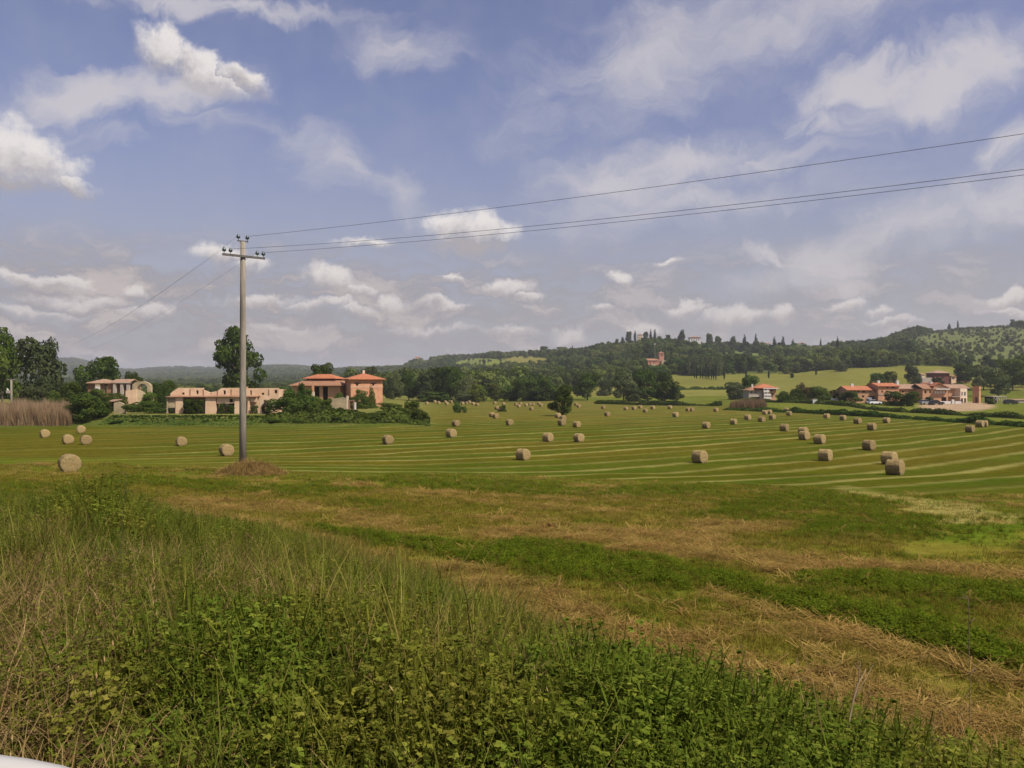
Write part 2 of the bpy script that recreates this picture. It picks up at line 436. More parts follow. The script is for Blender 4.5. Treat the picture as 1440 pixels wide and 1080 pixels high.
# the pale turning swath on the right
TURN = ([(1195, 689), (1260, 700), (1330, 715), (1385, 732), (1405, 748), (1370, 762), (1320, 772)], [5, 6, 11, 17, 20, 16, 12])

def seg_field(px, row, pts, hw):
    best = np.full(np.shape(px), 9.)
    for i in range(len(pts) - 1):
        (ax, ay), (bx, by) = pts[i], pts[i + 1]; dx, dy = bx - ax, by - ay
        t = np.clip(((px - ax) * dx + (row - ay) * dy) / (dx * dx + dy * dy), 0, 1)
        w = hw if not isinstance(hw, (list, tuple)) else hw[i] * (1 - t) + hw[i + 1] * t
        # measured mostly across the strip
        d = np.hypot((px - (ax + t * dx)) * .25, row - (ay + t * dy)) / w
        best = np.minimum(best, d)
    return best

def near_patch(X, Y, z):
    """greenness of the headland: +1 lush regrowth .. -1 bare straw"""
    px, D = polar(X, Y); row = 540 - F * z / np.maximum(D, .5)
    a = X * -.66 + Y * .75; w = X * .75 + Y * .66
    p = (fbm(a / 14., w / 2.6, 21, 4) - .5) * 2.2 + (fbm(X / 1.3, Y / 1.3, 24, 3) - .5) * 1.1
    for pts, hw, val in STRIPS:
        d = seg_field(px, row, pts, hw) + (fbm(a / 3., w / .9, 31, 3) - .5) * 1.0
        m = 1 - sstep(.55, 1.25, d); p = p * (1 - m) + (val + p * .35) * m
    return np.clip(p, -1.2, 1.2)

def s_coord(X, Y):
    return Y - (.66 * X + .00175 * X * X)

def row_limit(px):
    return np.interp(px, [-400, 0, 200, 480, 720, 840, 1060, 1200, 1300, 1440, 1800], [640, 650, 656, 668, 669, 676, 680, 690, 700, 712, 760])

def stripe_weight(X, Y, z, px, D, row):
    lim = row_limit(px) + (fbm(X / 7., Y / 7., 51, 3) - .5) * 9
    w = 1 - sstep(-3, 4, row - lim)
    far = np.interp(px, [-400, 0, 400, 600, 640, 900, 1000, 1050, 1200, 1440, 1900], [140, 140, 140, 148, 300, 330, 300, 230, 195, 149, 110])
    return w * (1 - sstep(-6, 2, D - far)) * sstep(36, 42, D) * (.999 if False else (.35 + .65 * sstep(60, 420, px)))

def lin(c):
    return np.array(c, float)

def ground_colour(X, Y, z):
    px, D = polar(X, Y); row = 540 - F * z / np.maximum(D, .5)
    n1 = fbm(X / 30., Y / 30., 41, 4); n2 = fbm(X / 6., Y / 6., 43, 4)
    C = np.zeros(X.shape + (3,))
    # mown hay field
    g = lin((.055, .067, .005)); br = lin((.089, .075, .008)); st = lin((.19, .135, .035)); so = lin((.1, .06, .025))
    k = sstep(.35, .65, n1)[..., None]
    C[:] = g * (1 - k * .6) + br * k * .6
    bandb = np.exp(-((row - 640) / 22.) ** 2)[..., None] * .75
    C = C * (1 - bandb) + br * bandb
    up = sstep(560, 610, row)[..., None]   # paler, drier far end
    C = C * up + (C * .5 + lin((.16, .14, .04)) * .5) * (1 - up)
    # headland
    near = (D < 75) & (row > 640)
    p = np.zeros(X.shape); p[near] = near_patch(X[near], Y[near], z[near])
    h = (1 - stripe_weight(X, Y, z, px, D, row)) * (D < 78) * (D > 0)
    smooth = 1 - sstep(4, 26, row - row_limit(px)); p = p * (1 - smooth) + (.55 + .25 * (n2 - .5)) * smooth     # even green strip where the rows end
    gp = lin((.075, .11, .009)); mid = lin((.135, .125, .017))
    pg = sstep(.0, .7, p)[..., None]; ps = sstep(.05, .8, -p)[..., None]
    H = mid * (1 - pg) + gp * pg; H = H * (1 - ps) + st * ps
    C = C * (1 - h[..., None]) + H * h[..., None]
    d = seg_field(px, row, *TURN) + (n2 - .5) * 1.3 + (fbm(X / 1.5, Y / 1.5, 53, 3) - .5) * 1.2
    m = ((1 - sstep(.5, 1.3, d)) * (D > 25) * (D < 90))[..., None]; C = C * (1 - m) + lin((.21, .18, .05)) * m
    # muddy wheel ruts right of the pole
    rut = (1 - sstep(.4, 1.2, seg_field(px, row, [(300, 703), (420, 706), (480, 712), (560, 726)], 2.5)))[..., None] * (D < 60)[..., None]
    C = C * (1 - rut) + so * rut
    # bank
    ed = edge_dist(X, Y); b = (sstep(-.6, .6, -ed) * (D < 60))[..., None]
    C = C * (1 - b) + lin((.045, .05, .014)) * b
    # old farm plateau
    pl = (sstep(141, 146, D) * (1 - sstep(560, 625, px)) * (D < 420))[..., None]
    C = C * (1 - pl) + (lin((.135, .135, .035)) * (.8 + .4 * n2[..., None])) * pl
    slope = ((1 - sstep(146, 149.5, D)) * sstep(140, 142, D) * (px < 610))[..., None]
    C = C * (1 - slope) + lin((.07, .085, .016)) * slope
    # right: strip between hedges and the meadows behind
    far = np.interp(px, [600, 640, 900, 1000, 1050, 1200, 1440, 1900], [999, 345, 335, 300, 232, 196, 151, 112])
    mr = (sstep(-4, 4, D - far) * (px > 620))[..., None]
    C = C * (1 - mr) + (lin((.1, .115, .018)) * (.8 + .4 * n1[..., None])) * mr
    md = (sstep(395, 410, D) * (px > 780) * (D < 640))[..., None]
    C = C * (1 - md) + (lin((.15, .145, .034)) * (.8 + .4 * n1[..., None])) * md
    md = (sstep(480, 490, D) * (px > 930) * (D < 640))[..., None]
    C = C * (1 - md) + (lin((.14, .138, .03)) * (.8 + .4 * n1[..., None])) * md
    fb = sstep(640, 670, D)[..., None]
    C = C * (1 - fb) + (lin((.075, .09, .026)) * (.7 + .6 * n1[..., None])) * fb
    for poly_m, c in clearings(px, row, D):
        mm = poly_m[..., None]; C = C * (1 - mm) + (lin(c) * (.75 + .5 * n2[..., None])) * mm
    yard = ((1 - sstep(.8, 1.15, np.hypot((px - 1345) / 55., (row - 571.5) / 7.))) * (D > 170) * (D < 300))[..., None]
    C = C * (1 - yard) + lin((.3, .215, .13)) * yard
    return C

def ell(px, row, cx, cy, rx, ry):
    return 1 - sstep(.75, 1.1, np.hypot((px - cx) / rx, (row - cy) / ry))

def clearings(px, row, D):
    hill = (D > 640)
    return [
        (ell(px, row, 676, 512, 40, 9) * hill, (.14, .165, .035)),
        (ell(px, row, 740, 508, 34, 8) * hill, (.17, .155, .04)),
        (ell(px, row, 815, 525, 45, 5.5) * (D > 600), (.13, .15, .04)),
        (ell(px, row, 1140, 489, 28, 5) * hill, (.13, .19, .025)),
        (ell(px, row, 1390, 487, 118, 31) * (D > 560) * (px > 1270), (.1, .118, .036)),
        (ell(px, row, 895, 481, 28, 8) * hill, (.15, .165, .05)), (ell(px, row, 1035, 500, 40, 5) * hill, (.12, .15, .04)), (ell(px, row, 1215, 503, 30, 5) * hill, (.12, .15, .04)),
        (ell(px, row, 600, 508, 8, 3) * (D > 1300), (.2, .2, .09)),
        (ell(px, row, 120, 528, 16, 3.5) * (D > 600), (.14, .17, .04)),
        (ell(px, row, 228, 541, 24, 2.5) * (D > 600), (.16, .19, .08)),
    ]

def build_ground():
    th = np.concatenate([np.radians(np.arange(-180, -42, 3)), np.radians(np.arange(-42, 42, .085)), np.radians(np.arange(42, 180, 3))])
    rr = np.concatenate([[.3], np.geomspace(.6, 9600, 470)])
    TH, R = np.meshgrid(th, rr, indexing='ij'); X = R * np.sin(TH); Y = R * np.cos(TH)
    Z = terr(X, Y)
    nt_, nr = X.shape
    C = np.ones((nt_, nr, 4)); C[..., :3] = ground_colour(X, Y, Z)
    px, D = polar(X, Y); row = 540 - F * Z / np.maximum(D, .5)
    S = stripe_weight(X, Y, Z, px, D, row)
    idx = np.arange(nt_ * nr).reshape(nt_, nr)
    nxt = np.roll(idx, -1, axis=0)
    Q = np.stack([idx[:, :-1], idx[:, 1:], nxt[:, 1:], nxt[:, :-1]], -1).reshape(-1, 4)
    V = np.stack([X, Y, Z], -1).reshape(-1, 3)
    m, nt, out = new_mat('ground')
    ab = N(nt, 'ShaderNodeAttribute', attribute_name='base'); asx = N(nt, 'ShaderNodeAttribute', attribute_name='stripe')
    geo = N(nt, 'ShaderNodeNewGeometry'); sp = N(nt, 'ShaderNodeSeparateXYZ'); nt.links.new(geo.outputs['Position'], sp.inputs[0])
    x, y = sp.outputs[0], sp.outputs[1]
    s = math_n(nt, 'SUBTRACT', y, math_n(nt, 'ADD', math_n(nt, 'MULTIPLY', x, .66), math_n(nt, 'MULTIPLY', math_n(nt, 'MULTIPLY', x, x), .00175)))
    nw = noise(nt, geo.outputs['Position'], .05, 3); nf = noise(nt, geo.outputs['Position'], .6, 4)
    s = math_n(nt, 'ADD', s, math_n(nt, 'ADD', math_n(nt, 'MULTIPLY', nw, 3.), math_n(nt, 'MULTIPLY', nf, 1.7)))
    t = math_n(nt, 'FRACT', math_n(nt, 'DIVIDE', s, 6.4))
    line_id = math_n(nt, 'FLOOR', math_n(nt, 'DIVIDE', s, 6.4))
    wn = N(nt, 'ShaderNodeTexWhiteNoise', noise_dimensions='1D'); nt.links.new(line_id, wn.inputs['W'])
    pale = math_n(nt, 'SUBTRACT', 1., mrange(nt, math_n(nt, 'ABSOLUTE', math_n(nt, 'SUBTRACT', t, .5)), .0, .23))
    pale = math_n(nt, 'MULTIPLY', pale, mrange(nt, wn.outputs['Value'], 0, 1, .3, .95))
    wn2 = N(nt, 'ShaderNodeTexWhiteNoise', noise_dimensions='1D'); nt.links.new(math_n(nt, 'ADD', math_n(nt, 'FLOOR', math_n(nt, 'ADD', math_n(nt, 'DIVIDE', s, 6.4), .5)), 31.7), wn2.inputs['W'])
    pale = math_n(nt, 'MULTIPLY', pale, mrange(nt, noise(nt, geo.outputs['Position'], .11, 3), .3, .6, .45, 1.))
    band = math_n(nt, 'MULTIPLY', mrange(nt, t, .5, .62), math_n(nt, 'SUBTRACT', 1., mrange(nt, t, .8, 1.)))
    band = math_n(nt, 'MULTIPLY', band, .5)
    c0 = ab.outputs['Color']
    rowv = math_n(nt, 'MULTIPLY', math_n(nt, 'SUBTRACT', math_n(nt, 'ADD', wn2.outputs['Value'], math_n(nt, 'MULTIPLY', math_n(nt, 'SUBTRACT', noise(nt, geo.outputs['Position'], .035, 3), .5), 1.4)), .5), asx.outputs['Fac'])
    c0 = mixc(nt, mrange(nt, rowv, .0, .45, 0, .6), c0, (.125, .1, .017))
    c0 = mixc(nt, mrange(nt, math_n(nt, 'MULTIPLY', rowv, -1.), .0, .45, 0, .6), c0, (.05, .08, .007))
    c1 = mixc(nt, math_n(nt, 'MULTIPLY', band, asx.outputs['Fac']), c0, (.07, .068, .009))
    c2 = mixc(nt, math_n(nt, 'MULTIPLY', pale, asx.outputs['Fac']), c1, (.205, .185, .052))
    # fine variation
    g1 = noise(nt, geo.outputs['Position'], 1.4, 6, .65); g2 = noise(nt, geo.outputs['Position'], .12, 5, .6)
    v = math_n(nt, 'MULTIPLY', mrange(nt, g1, .25, .75, .68, 1.32, False), mrange(nt, g2, .25, .75, .84, 1.16, False))
    hs = N(nt, 'ShaderNodeHueSaturation'); nt.links.new(c2, hs.inputs['Color']); nt.links.new(v, hs.inputs['Value'])
    d = N(nt, 'ShaderNodeBsdfDiffuse'); nt.links.new(hs.outputs[0], d.inputs['Color'])
    b = N(nt, 'ShaderNodeBump'); b.inputs['Strength'].default_value = .6; b.inputs['Distance'].default_value = .12
    nt.links.new(g1, b.inputs['Height']); nt.links.new(b.outputs[0], d.inputs['Normal'])
    nt.links.new(d.outputs[0], out.inputs[0])
    me = mesh_np('ground', V, Q, m, {'base': ('POINT', 'FLOAT_COLOR', C.reshape(-1, 4).astype(np.float32)), 'stripe': ('POINT', 'FLOAT', S.reshape(-1).astype(np.float32))}, smooth=True)
    o = link('ground', me); tag(o, 'mown hay field with pale hay rows and rising valley hills', 'ground', kind='structure')
build_ground()

# ------------------------------------------------------------------ scatter (stuff only)
def lib(name, objs_mesh):
    c = bpy.data.collections.new(name)
    for n, me in objs_mesh:
        c.objects.link(bpy.data.objects.new(n, me))
    return c

def scatter(name, P, rot, scl, collection, nvar, label, cat):
    me = bpy.data.meshes.new(name); n = len(P)
    me.vertices.add(n); me.vertices.foreach_set('co', np.asarray(P, np.float32).ravel())
    a = me.attributes.new('rot', 'FLOAT_VECTOR', 'POINT'); a.data.foreach_set('vector', np.asarray(rot, np.float32).ravel())
    scl = np.asarray(scl, np.float32)
    if scl.ndim == 1: scl = np.stack([scl] * 3, -1)
    a = me.attributes.new('scl', 'FLOAT_VECTOR', 'POINT'); a.data.foreach_set('vector', scl.ravel())
    a = me.attributes.new('idx', 'INT', 'POINT'); a.data.foreach_set('value', RNG.integers(0, nvar, n).astype(np.int32))
    o = link(name, me); tag(o, label, cat, kind='stuff')
    ng = bpy.data.node_groups.new(name, 'GeometryNodeTree')
    ng.interface.new_socket('Geometry', in_out='INPUT', socket_type='NodeSocketGeometry')
    ng.interface.new_socket('Geometry', in_out='OUTPUT', socket_type='NodeSocketGeometry')
    gi = ng.nodes.new('NodeGroupInput'); go = ng.nodes.new('NodeGroupOutput')
    ip = ng.nodes.new('GeometryNodeInstanceOnPoints'); ci = ng.nodes.new('GeometryNodeCollectionInfo')
    ci.inputs['Collection'].default_value = collection
    ci.inputs['Separate Children'].default_value = True; ci.inputs['Reset Children'].default_value = True
    def na(nm, typ):
        q = ng.nodes.new('GeometryNodeInputNamedAttribute'); q.data_type = typ; q.inputs['Name'].default_value = nm; return q.outputs['Attribute']
    ng.links.new(gi.outputs[0], ip.inputs['Points']); ng.links.new(ci.outputs[0], ip.inputs['Instance'])
    ip.inputs['Pick Instance'].default_value = True
    ng.links.new(na('idx', 'INT'), ip.inputs['Instance Index']); ng.links.new(na('rot', 'FLOAT_VECTOR'), ip.inputs['Rotation'])
    ng.links.new(na('scl', 'FLOAT_VECTOR'), ip.inputs['Scale']); ng.links.new(ip.outputs[0], go.inputs[0])
    md = o.modifiers.new('scatter', 'NODES'); md.node_group = ng
    return o

# --- small plants
def blades_mesh(name, n, hmin, hmax, wid, spread, droop, mat, seed, segs=3, lean=.5):
    r = np.random.default_rng(seed); V = []; Q = []; tint = []
    for i in range(n):
        a = r.uniform(0, 2 * math.pi); b = r.uniform(0, 2 * math.pi); R = spread * math.sqrt(r.uniform())
        p = np.array([R * math.cos(b), R * math.sin(b), -.03]); L = r.uniform(hmin, hmax); w = wid * r.uniform(.6, 1.3)
        el = math.pi / 2 - r.uniform(0, lean); side = np.array([-math.sin(a), math.cos(a), 0]); t0 = r.uniform()
        base = len(V)
        for k in range(segs + 1):
            ww = w * (1 - (k / segs) ** 1.5) + .0006
            V += [p - side * ww, p + side * ww]
            p = p + L / segs * np.array([math.cos(a) * math.cos(el), math.sin(a) * math.cos(el), math.sin(el)])
            el -= droop * r.uniform(.4, 1.4) / segs
        for k in range(segs):
            Q.append((base + 2 * k, base + 2 * k + 1, base + 2 * k + 3, base + 2 * k + 2)); tint.append(t0)
    return mesh_np(name, V, Q, mat, {'tint': ('FACE', 'FLOAT', np.array(tint, np.float32))})

def leafy_mesh(name, stems, h, leaf, mat, seed, per=14, broad=.45):
    r = np.random.default_rng(seed); V = []; Q = []; tint = []
    def leaflet(p, d, L, w, t):
        d = d / np.linalg.norm(d); s = np.cross(d, [0, 0, 1.]); s = s / (np.linalg.norm(s) + 1e-6); n = np.cross(s, d)
        b = len(V)
        V.extend([p, p + d * L * .5 - s * w + n * L * .06, p + d * L - n * L * .12, p + d * L * .5 + s * w + n * L * .06])
        Q.append((b, b + 1, b + 2, b + 3)); tint.append(t)
    for i in range(stems):
        a = r.uniform(0, 2 * math.pi); p = np.array([r.normal(0, .06), r.normal(0, .06), 0.]); H = h * r.uniform(.6, 1.15)
        ln = r.uniform(.05, .5); pts = []
        for k in range(6):
            u = k / 5; pts.append(p + np.array([math.cos(a) * ln * H * u * u, math.sin(a) * ln * H * u * u, H * u * (1 - .15 * ln * u)]))
        for k in range(5):   # stem
            A, B = pts[k], pts[k + 1]; s = np.array([-math.sin(a), math.cos(a), 0]) * .0035
            b = len(V); V.extend([A - s, A + s, B + s * .8, B - s * .8]); Q.append((b, b + 1, b + 2, b + 3)); tint.append(.2)
        for k in range(per):
            u = .12 + .88 * (k + r.uniform()) / per; j = min(int(u * 5), 4); q = pts[j] + (pts[j + 1] - pts[j]) * (u * 5 - j)
            b = a + k * 2.4 + r.normal(0, .4); out = np.array([math.cos(b), math.sin(b), r.uniform(-.1, .6)])
            pet = q + out * leaf * r.uniform(.4, 1.3); t = r.uniform()
            L = leaf * r.uniform(.7, 1.3) * (1.1 - .4 * u)
            for dth in (-.9, 0, .9):
                dd = np.array([math.cos(b + dth), math.sin(b + dth), r.uniform(-.5, .4)])
                leaflet(pet, dd, L, L * broad, min(1, max(0, t + r.normal(0, .15))))
    return mesh_np(name, V, Q, mat, {'tint': ('FACE', 'FLOAT', np.array(tint, np.float32))})

def oat_mesh(name, mat, seed, h=1.0):
    r = np.random.default_rng(seed); V = []; Q = []; tint = []
    def strip(A, B, w, t):
        d = B - A; s = np.cross(d, [.3, 1, .2]); s = s / np.linalg.norm(s) * w; b = len(V)
        V.extend([A - s, A + s, B + s * .7, B - s * .7]); Q.append((b, b + 1, b + 2, b + 3)); tint.append(t)
    a = r.uniform(0, 6.28); P = [np.array([math.cos(a) * .25 * h * (k / 7) ** 2, math.sin(a) * .25 * h * (k / 7) ** 2, h * k / 7 * (1 - .02 * k)]) for k in range(8)]
    for k in range(7): strip(P[k], P[k + 1], .0022, .35)
    for k in range(12):
        u = 4.6 + 2.4 * k / 12; j = min(int(u), 6); q = P[j] + (P[j + 1] - P[j]) * (u - j)
        b = a + k * 2.1; e = q + np.array([math.cos(b), math.sin(b), -.25]) * r.uniform(.03, .08)
        strip(q, e, .0008, .4); tip = e + np.array([math.cos(b) * .008, math.sin(b) * .008, -.03]); mid = (e + tip) / 2
        s = np.array([-math.sin(b), math.cos(b), 0]) * .004; bb = len(V); V.extend([e, mid - s, tip, mid + s]); Q.append((bb, bb + 1, bb + 2, bb + 3)); tint.append(1.)
    return mesh_np(name, V, Q, mat, {'tint': ('FACE', 'FLOAT', np.array(tint, np.float32))})

def straw_mesh(name, n, mat, seed, R=.22, L=.25):
    r = np.random.default_rng(seed); V = []; Q = []; tint = []
    for i in range(n):
        p = np.array([r.normal(0, R * .5), r.normal(0, R * .5), r.uniform(.005, .05)]); a = r.uniform(0, 6.28)
        d = np.array([math.cos(a), math.sin(a), r.uniform(-.05, .25)]) * r.uniform(.4, 1.2) * L; s = np.array([-math.sin(a), math.cos(a), 0]) * r.uniform(.002, .005)
        b = len(V); V.extend([p - s, p + s, p + d + s, p + d - s]); Q.append((b, b + 1, b + 2, b + 3)); tint.append(r.uniform())
    return mesh_np(name, V, Q, mat, {'tint': ('FACE', 'FLOAT', np.array(tint, np.float32))})

L_weed = lib('weed_kinds', [('weed', leafy_mesh('weed', 6, .62, (.024, .02, .03, .026, .034)[s], M['weed'], s, 18, (.45, .3, .5, .4, .5)[s])) for s in range(5)])
L_grass = lib('grass_kinds', [('grass_tuft', blades_mesh('grass_tuft', 18, .2, .72, .0045, .15, 1.0, M['grass'], 50 + s, 4, .4)) for s in range(4)])
L_dry = lib('dry_kinds', [('dry_tuft', blades_mesh('dry_tuft', 26, .25, .7, .004, .12, 1.9, M['dry'], 70 + s, 4, .9)) for s in range(4)])
L_oat = lib('oat_kinds', [('oat_stalk', oat_mesh('oat_stalk', M['dry'], 90 + s)) for s in range(5)])
L_stub = lib('stubble_kinds', [('stubble_tuft', blades_mesh('stubble_tuft', 22, .05, .17, .004, .13, .9, M['stub'], 110 + s, 2, .8)) for s in range(4)])
L_alf = lib('regrowth_kinds', [('regrowth', leafy_mesh('regrowth', 6, .15, .028, M['alfalfa'], 130 + s, 6)) for s in range(4)])
L_straw = lib('straw_kinds', [('straw_wisp', straw_mesh('straw_wisp', 34, M['straw'], 150 + s)) for s in range(4)])

def polar_pts(n, d0, d1, pw=0.0, half=.62):
    """random ground points in front of the camera; density per square metre falls with distance as r**-pw"""
    u = RNG.uniform(size=n); e = 2 - pw
    r = (d0 ** e + u * (d1 ** e - d0 ** e)) ** (1 / e) if abs(e) > 1e-6 else d0 * (d1 / d0) ** u
    th = RNG.uniform(-half, half, n)
    return r * np.sin(th), r * np.cos(th), r

def rots(n, tilt=.12):
    return np.stack([RNG.normal(0, tilt, n), RNG.normal(0, tilt, n), RNG.uniform(0, 6.283, n)], -1)

def bank_scatter():
    def en_(X, Y): return (fbm(X / 2.2, Y / 2.2, 61, 3) - .5) * 2.0
    def zones(X, Y):
        px, D = polar(X, Y)
        dry = np.clip(sstep(580, 0, px) * (1 - sstep(5.5, 11, D)), 0, 1) * .95 + .55 * sstep(.55, .72, fbm(X / 1.6, Y / 1.6, 63, 3))
        leafy = sstep(.3, .5, fbm(X / 2.1, Y / 2.1, 66, 3) + .28 * sstep(350, 900, px) - .12 * sstep(1.5, 4., 5.5 - D) + .12 * sstep(9, 16, D))
        return px, D, np.clip(dry, 0, 1), leafy
    # leafy weeds
    X, Y, r = polar_pts(100000, 1.7, 40, 1.2, .84); ed = edge_dist(X, Y); px, D, dry, leafy = zones(X, Y); e = en_(X, Y)
    k = (-ed + e > .1) & (RNG.uniform(size=len(X)) < np.clip(leafy * (1 - .8 * dry), .06, 1)); z = terr(X, Y)
    hb = (.5 + .75 * fbm(X / 2.6, Y / 2.6, 65, 3)) * (.62 + .38 * sstep(-.2, 1.8, -ed + e)) * RNG.uniform(.7, 1.25, len(X))
    hb = hb * (1 + .7 * np.exp(-((px - 125) / 55.) ** 2) * sstep(9, 12, D) * (1 - sstep(19, 24, D)))
    hb = hb * (1 - .45 * (1 - sstep(1.7, 4.0, r))) * (1 - .25 * sstep(20, 35, r)) * (1 - .3 * dry)
    scatter('bank_weeds', np.stack([X, Y, z - .03], -1)[k], rots(k.sum(), .2), hb[k], L_weed, 5, 'dense leafy green weeds covering the roadside bank in the foreground', 'weeds')
    # green grass
    X, Y, r = polar_pts(56000, 1.6, 40, 1.25, .84); ed = edge_dist(X, Y); z = terr(X, Y); px, D, dry, leafy = zones(X, Y); gn = fbm(X / 1.4, Y / 1.4, 71, 3)
    k = (-ed + en_(X, Y) > -.1) & (RNG.uniform(size=len(X)) < (.34 + .6 * (1 - leafy)) * (1 - .6 * dry) * (.3 + .7 * sstep(-.2, 2.5, -ed)) * (.5 + .5 * sstep(.35, .55, gn)))
    s = (.6 + .7 * gn) * RNG.uniform(.6, 1.35, len(X)) * (1 - .35 * sstep(500, 1100, px)) * (1 - .35 * (1 - sstep(1.7, 4, r)))
    scatter('bank_grass', np.stack([X, Y, z], -1)[k], rots(k.sum(), .2), np.stack([s, s, s * 1.15], -1)[k], L_grass, 4, 'tall green grass blades growing among the weeds of the roadside bank', 'grass')
    # dry grass
    X, Y, r = polar_pts(53000, 1.6, 34, 1.4, .84); ed = edge_dist(X, Y); z = terr(X, Y); px, D, dry, leafy = zones(X, Y)
    k = (-ed > .3) & (RNG.uniform(size=len(X)) < .05 + .85 * dry)
    scatter('dry_bank_grass', np.stack([X, Y, z], -1)[k], rots(k.sum(), .35), (.6 + .6 * RNG.uniform(size=k.sum())) * (1 - .3 * (1 - sstep(1.7, 4, r[k]))), L_dry, 4, 'brown withered grass lying in tufts on the roadside bank', 'dry grass')
    # oat stalks
    X, Y, r = polar_pts(520, 3.0, 30, 1.2, .8); ed = edge_dist(X, Y); z = terr(X, Y)
    k = (-ed > -.6)
    scatter('wild_oat_stalks', np.stack([X, Y, z], -1)[k], rots(k.sum(), .15), RNG.uniform(.6, 1.0, k.sum()), L_oat, 5, 'thin pale wild oat stalks with drooping seed heads above the bank weeds', 'wild oats')

def field_scatter():
    def prep(n, d0, d1, pw):
        X, Y, r = polar_pts(int(n * 1.3), d0, d1, pw, .84); ed = edge_dist(X, Y); z = terr(X, Y); px, D = polar(X, Y); row = 540 - F * z / D
        sw = stripe_weight(X, Y, z, px, D, row); p = near_patch(X, Y, z)
        d = seg_field(px, row, *TURN); q = sstep(5, 26, row - row_limit(px)) * sstep(.8, 1.4, d); sw = np.where(RNG.uniform(size=len(X)) < np.maximum(q, .45) * (.3 + .7 * sstep(.6, 1.3, d)), sw, 1.)
        return X, Y, z, r, ed, sw, p
    X, Y, z, r, ed, sw, p = prep(90000, 6, 75, 1.0)
    k = (ed > -.5) & (sw < .5) & (RNG.uniform(size=len(X)) < .25 + .75 * sstep(-.7, .0, p))
    sc = RNG.uniform(.7, 1.3, len(X)) * np.interp(r, [6, 25, 75], [.9, 1.2, 2.2])
    scatter('field_stubble', np.stack([X, Y, z], -1)[k], rots(k.sum()), np.stack([sc, sc, sc * np.interp(r, [6, 25, 75], [1, .8, .5])], -1)[k], L_stub, 4, 'short yellowish green stubble on the near edge of the hay field', 'stubble')
    X, Y, z, r, ed, sw, p = prep(75000, 6, 75, 1.0)
    k = (ed > -.8) & (sw < .5) & (RNG.uniform(size=len(X)) < sstep(.05, .65, p) + .02)
    sc = RNG.uniform(.6, 1.2, len(X)) * np.interp(r, [6, 25, 75], [1, 1.15, 1.7]) * (.55 + .6 * sstep(.1, 1., p))
    scatter('clover_regrowth', np.stack([X, Y, z], -1)[k], rots(k.sum()), np.stack([sc, sc, sc * np.interp(r, [6, 25, 75], [1, .8, .45])], -1)[k], L_alf, 4, 'lush green strips of leafy regrowth across the cut headland', 'regrowth')
    X, Y, z, r, ed, sw, p = prep(60000, 6, 75, 1.0)
    k = (ed > -.3) & (sw < .5) & (RNG.uniform(size=len(X)) < sstep(.05, .8, -p) * .55 + .03)
    sc = RNG.uniform(.7, 1.4, len(X)) * np.interp(r, [6, 25, 75], [.9, 1.3, 2.])
    scatter('straw_litter', np.stack([X, Y, z], -1)[k], rots(k.sum(), .08), sc[k], L_straw, 4, 'tan straw litter scattered in strips over the cut headland', 'straw')
bank_scatter(); field_scatter()

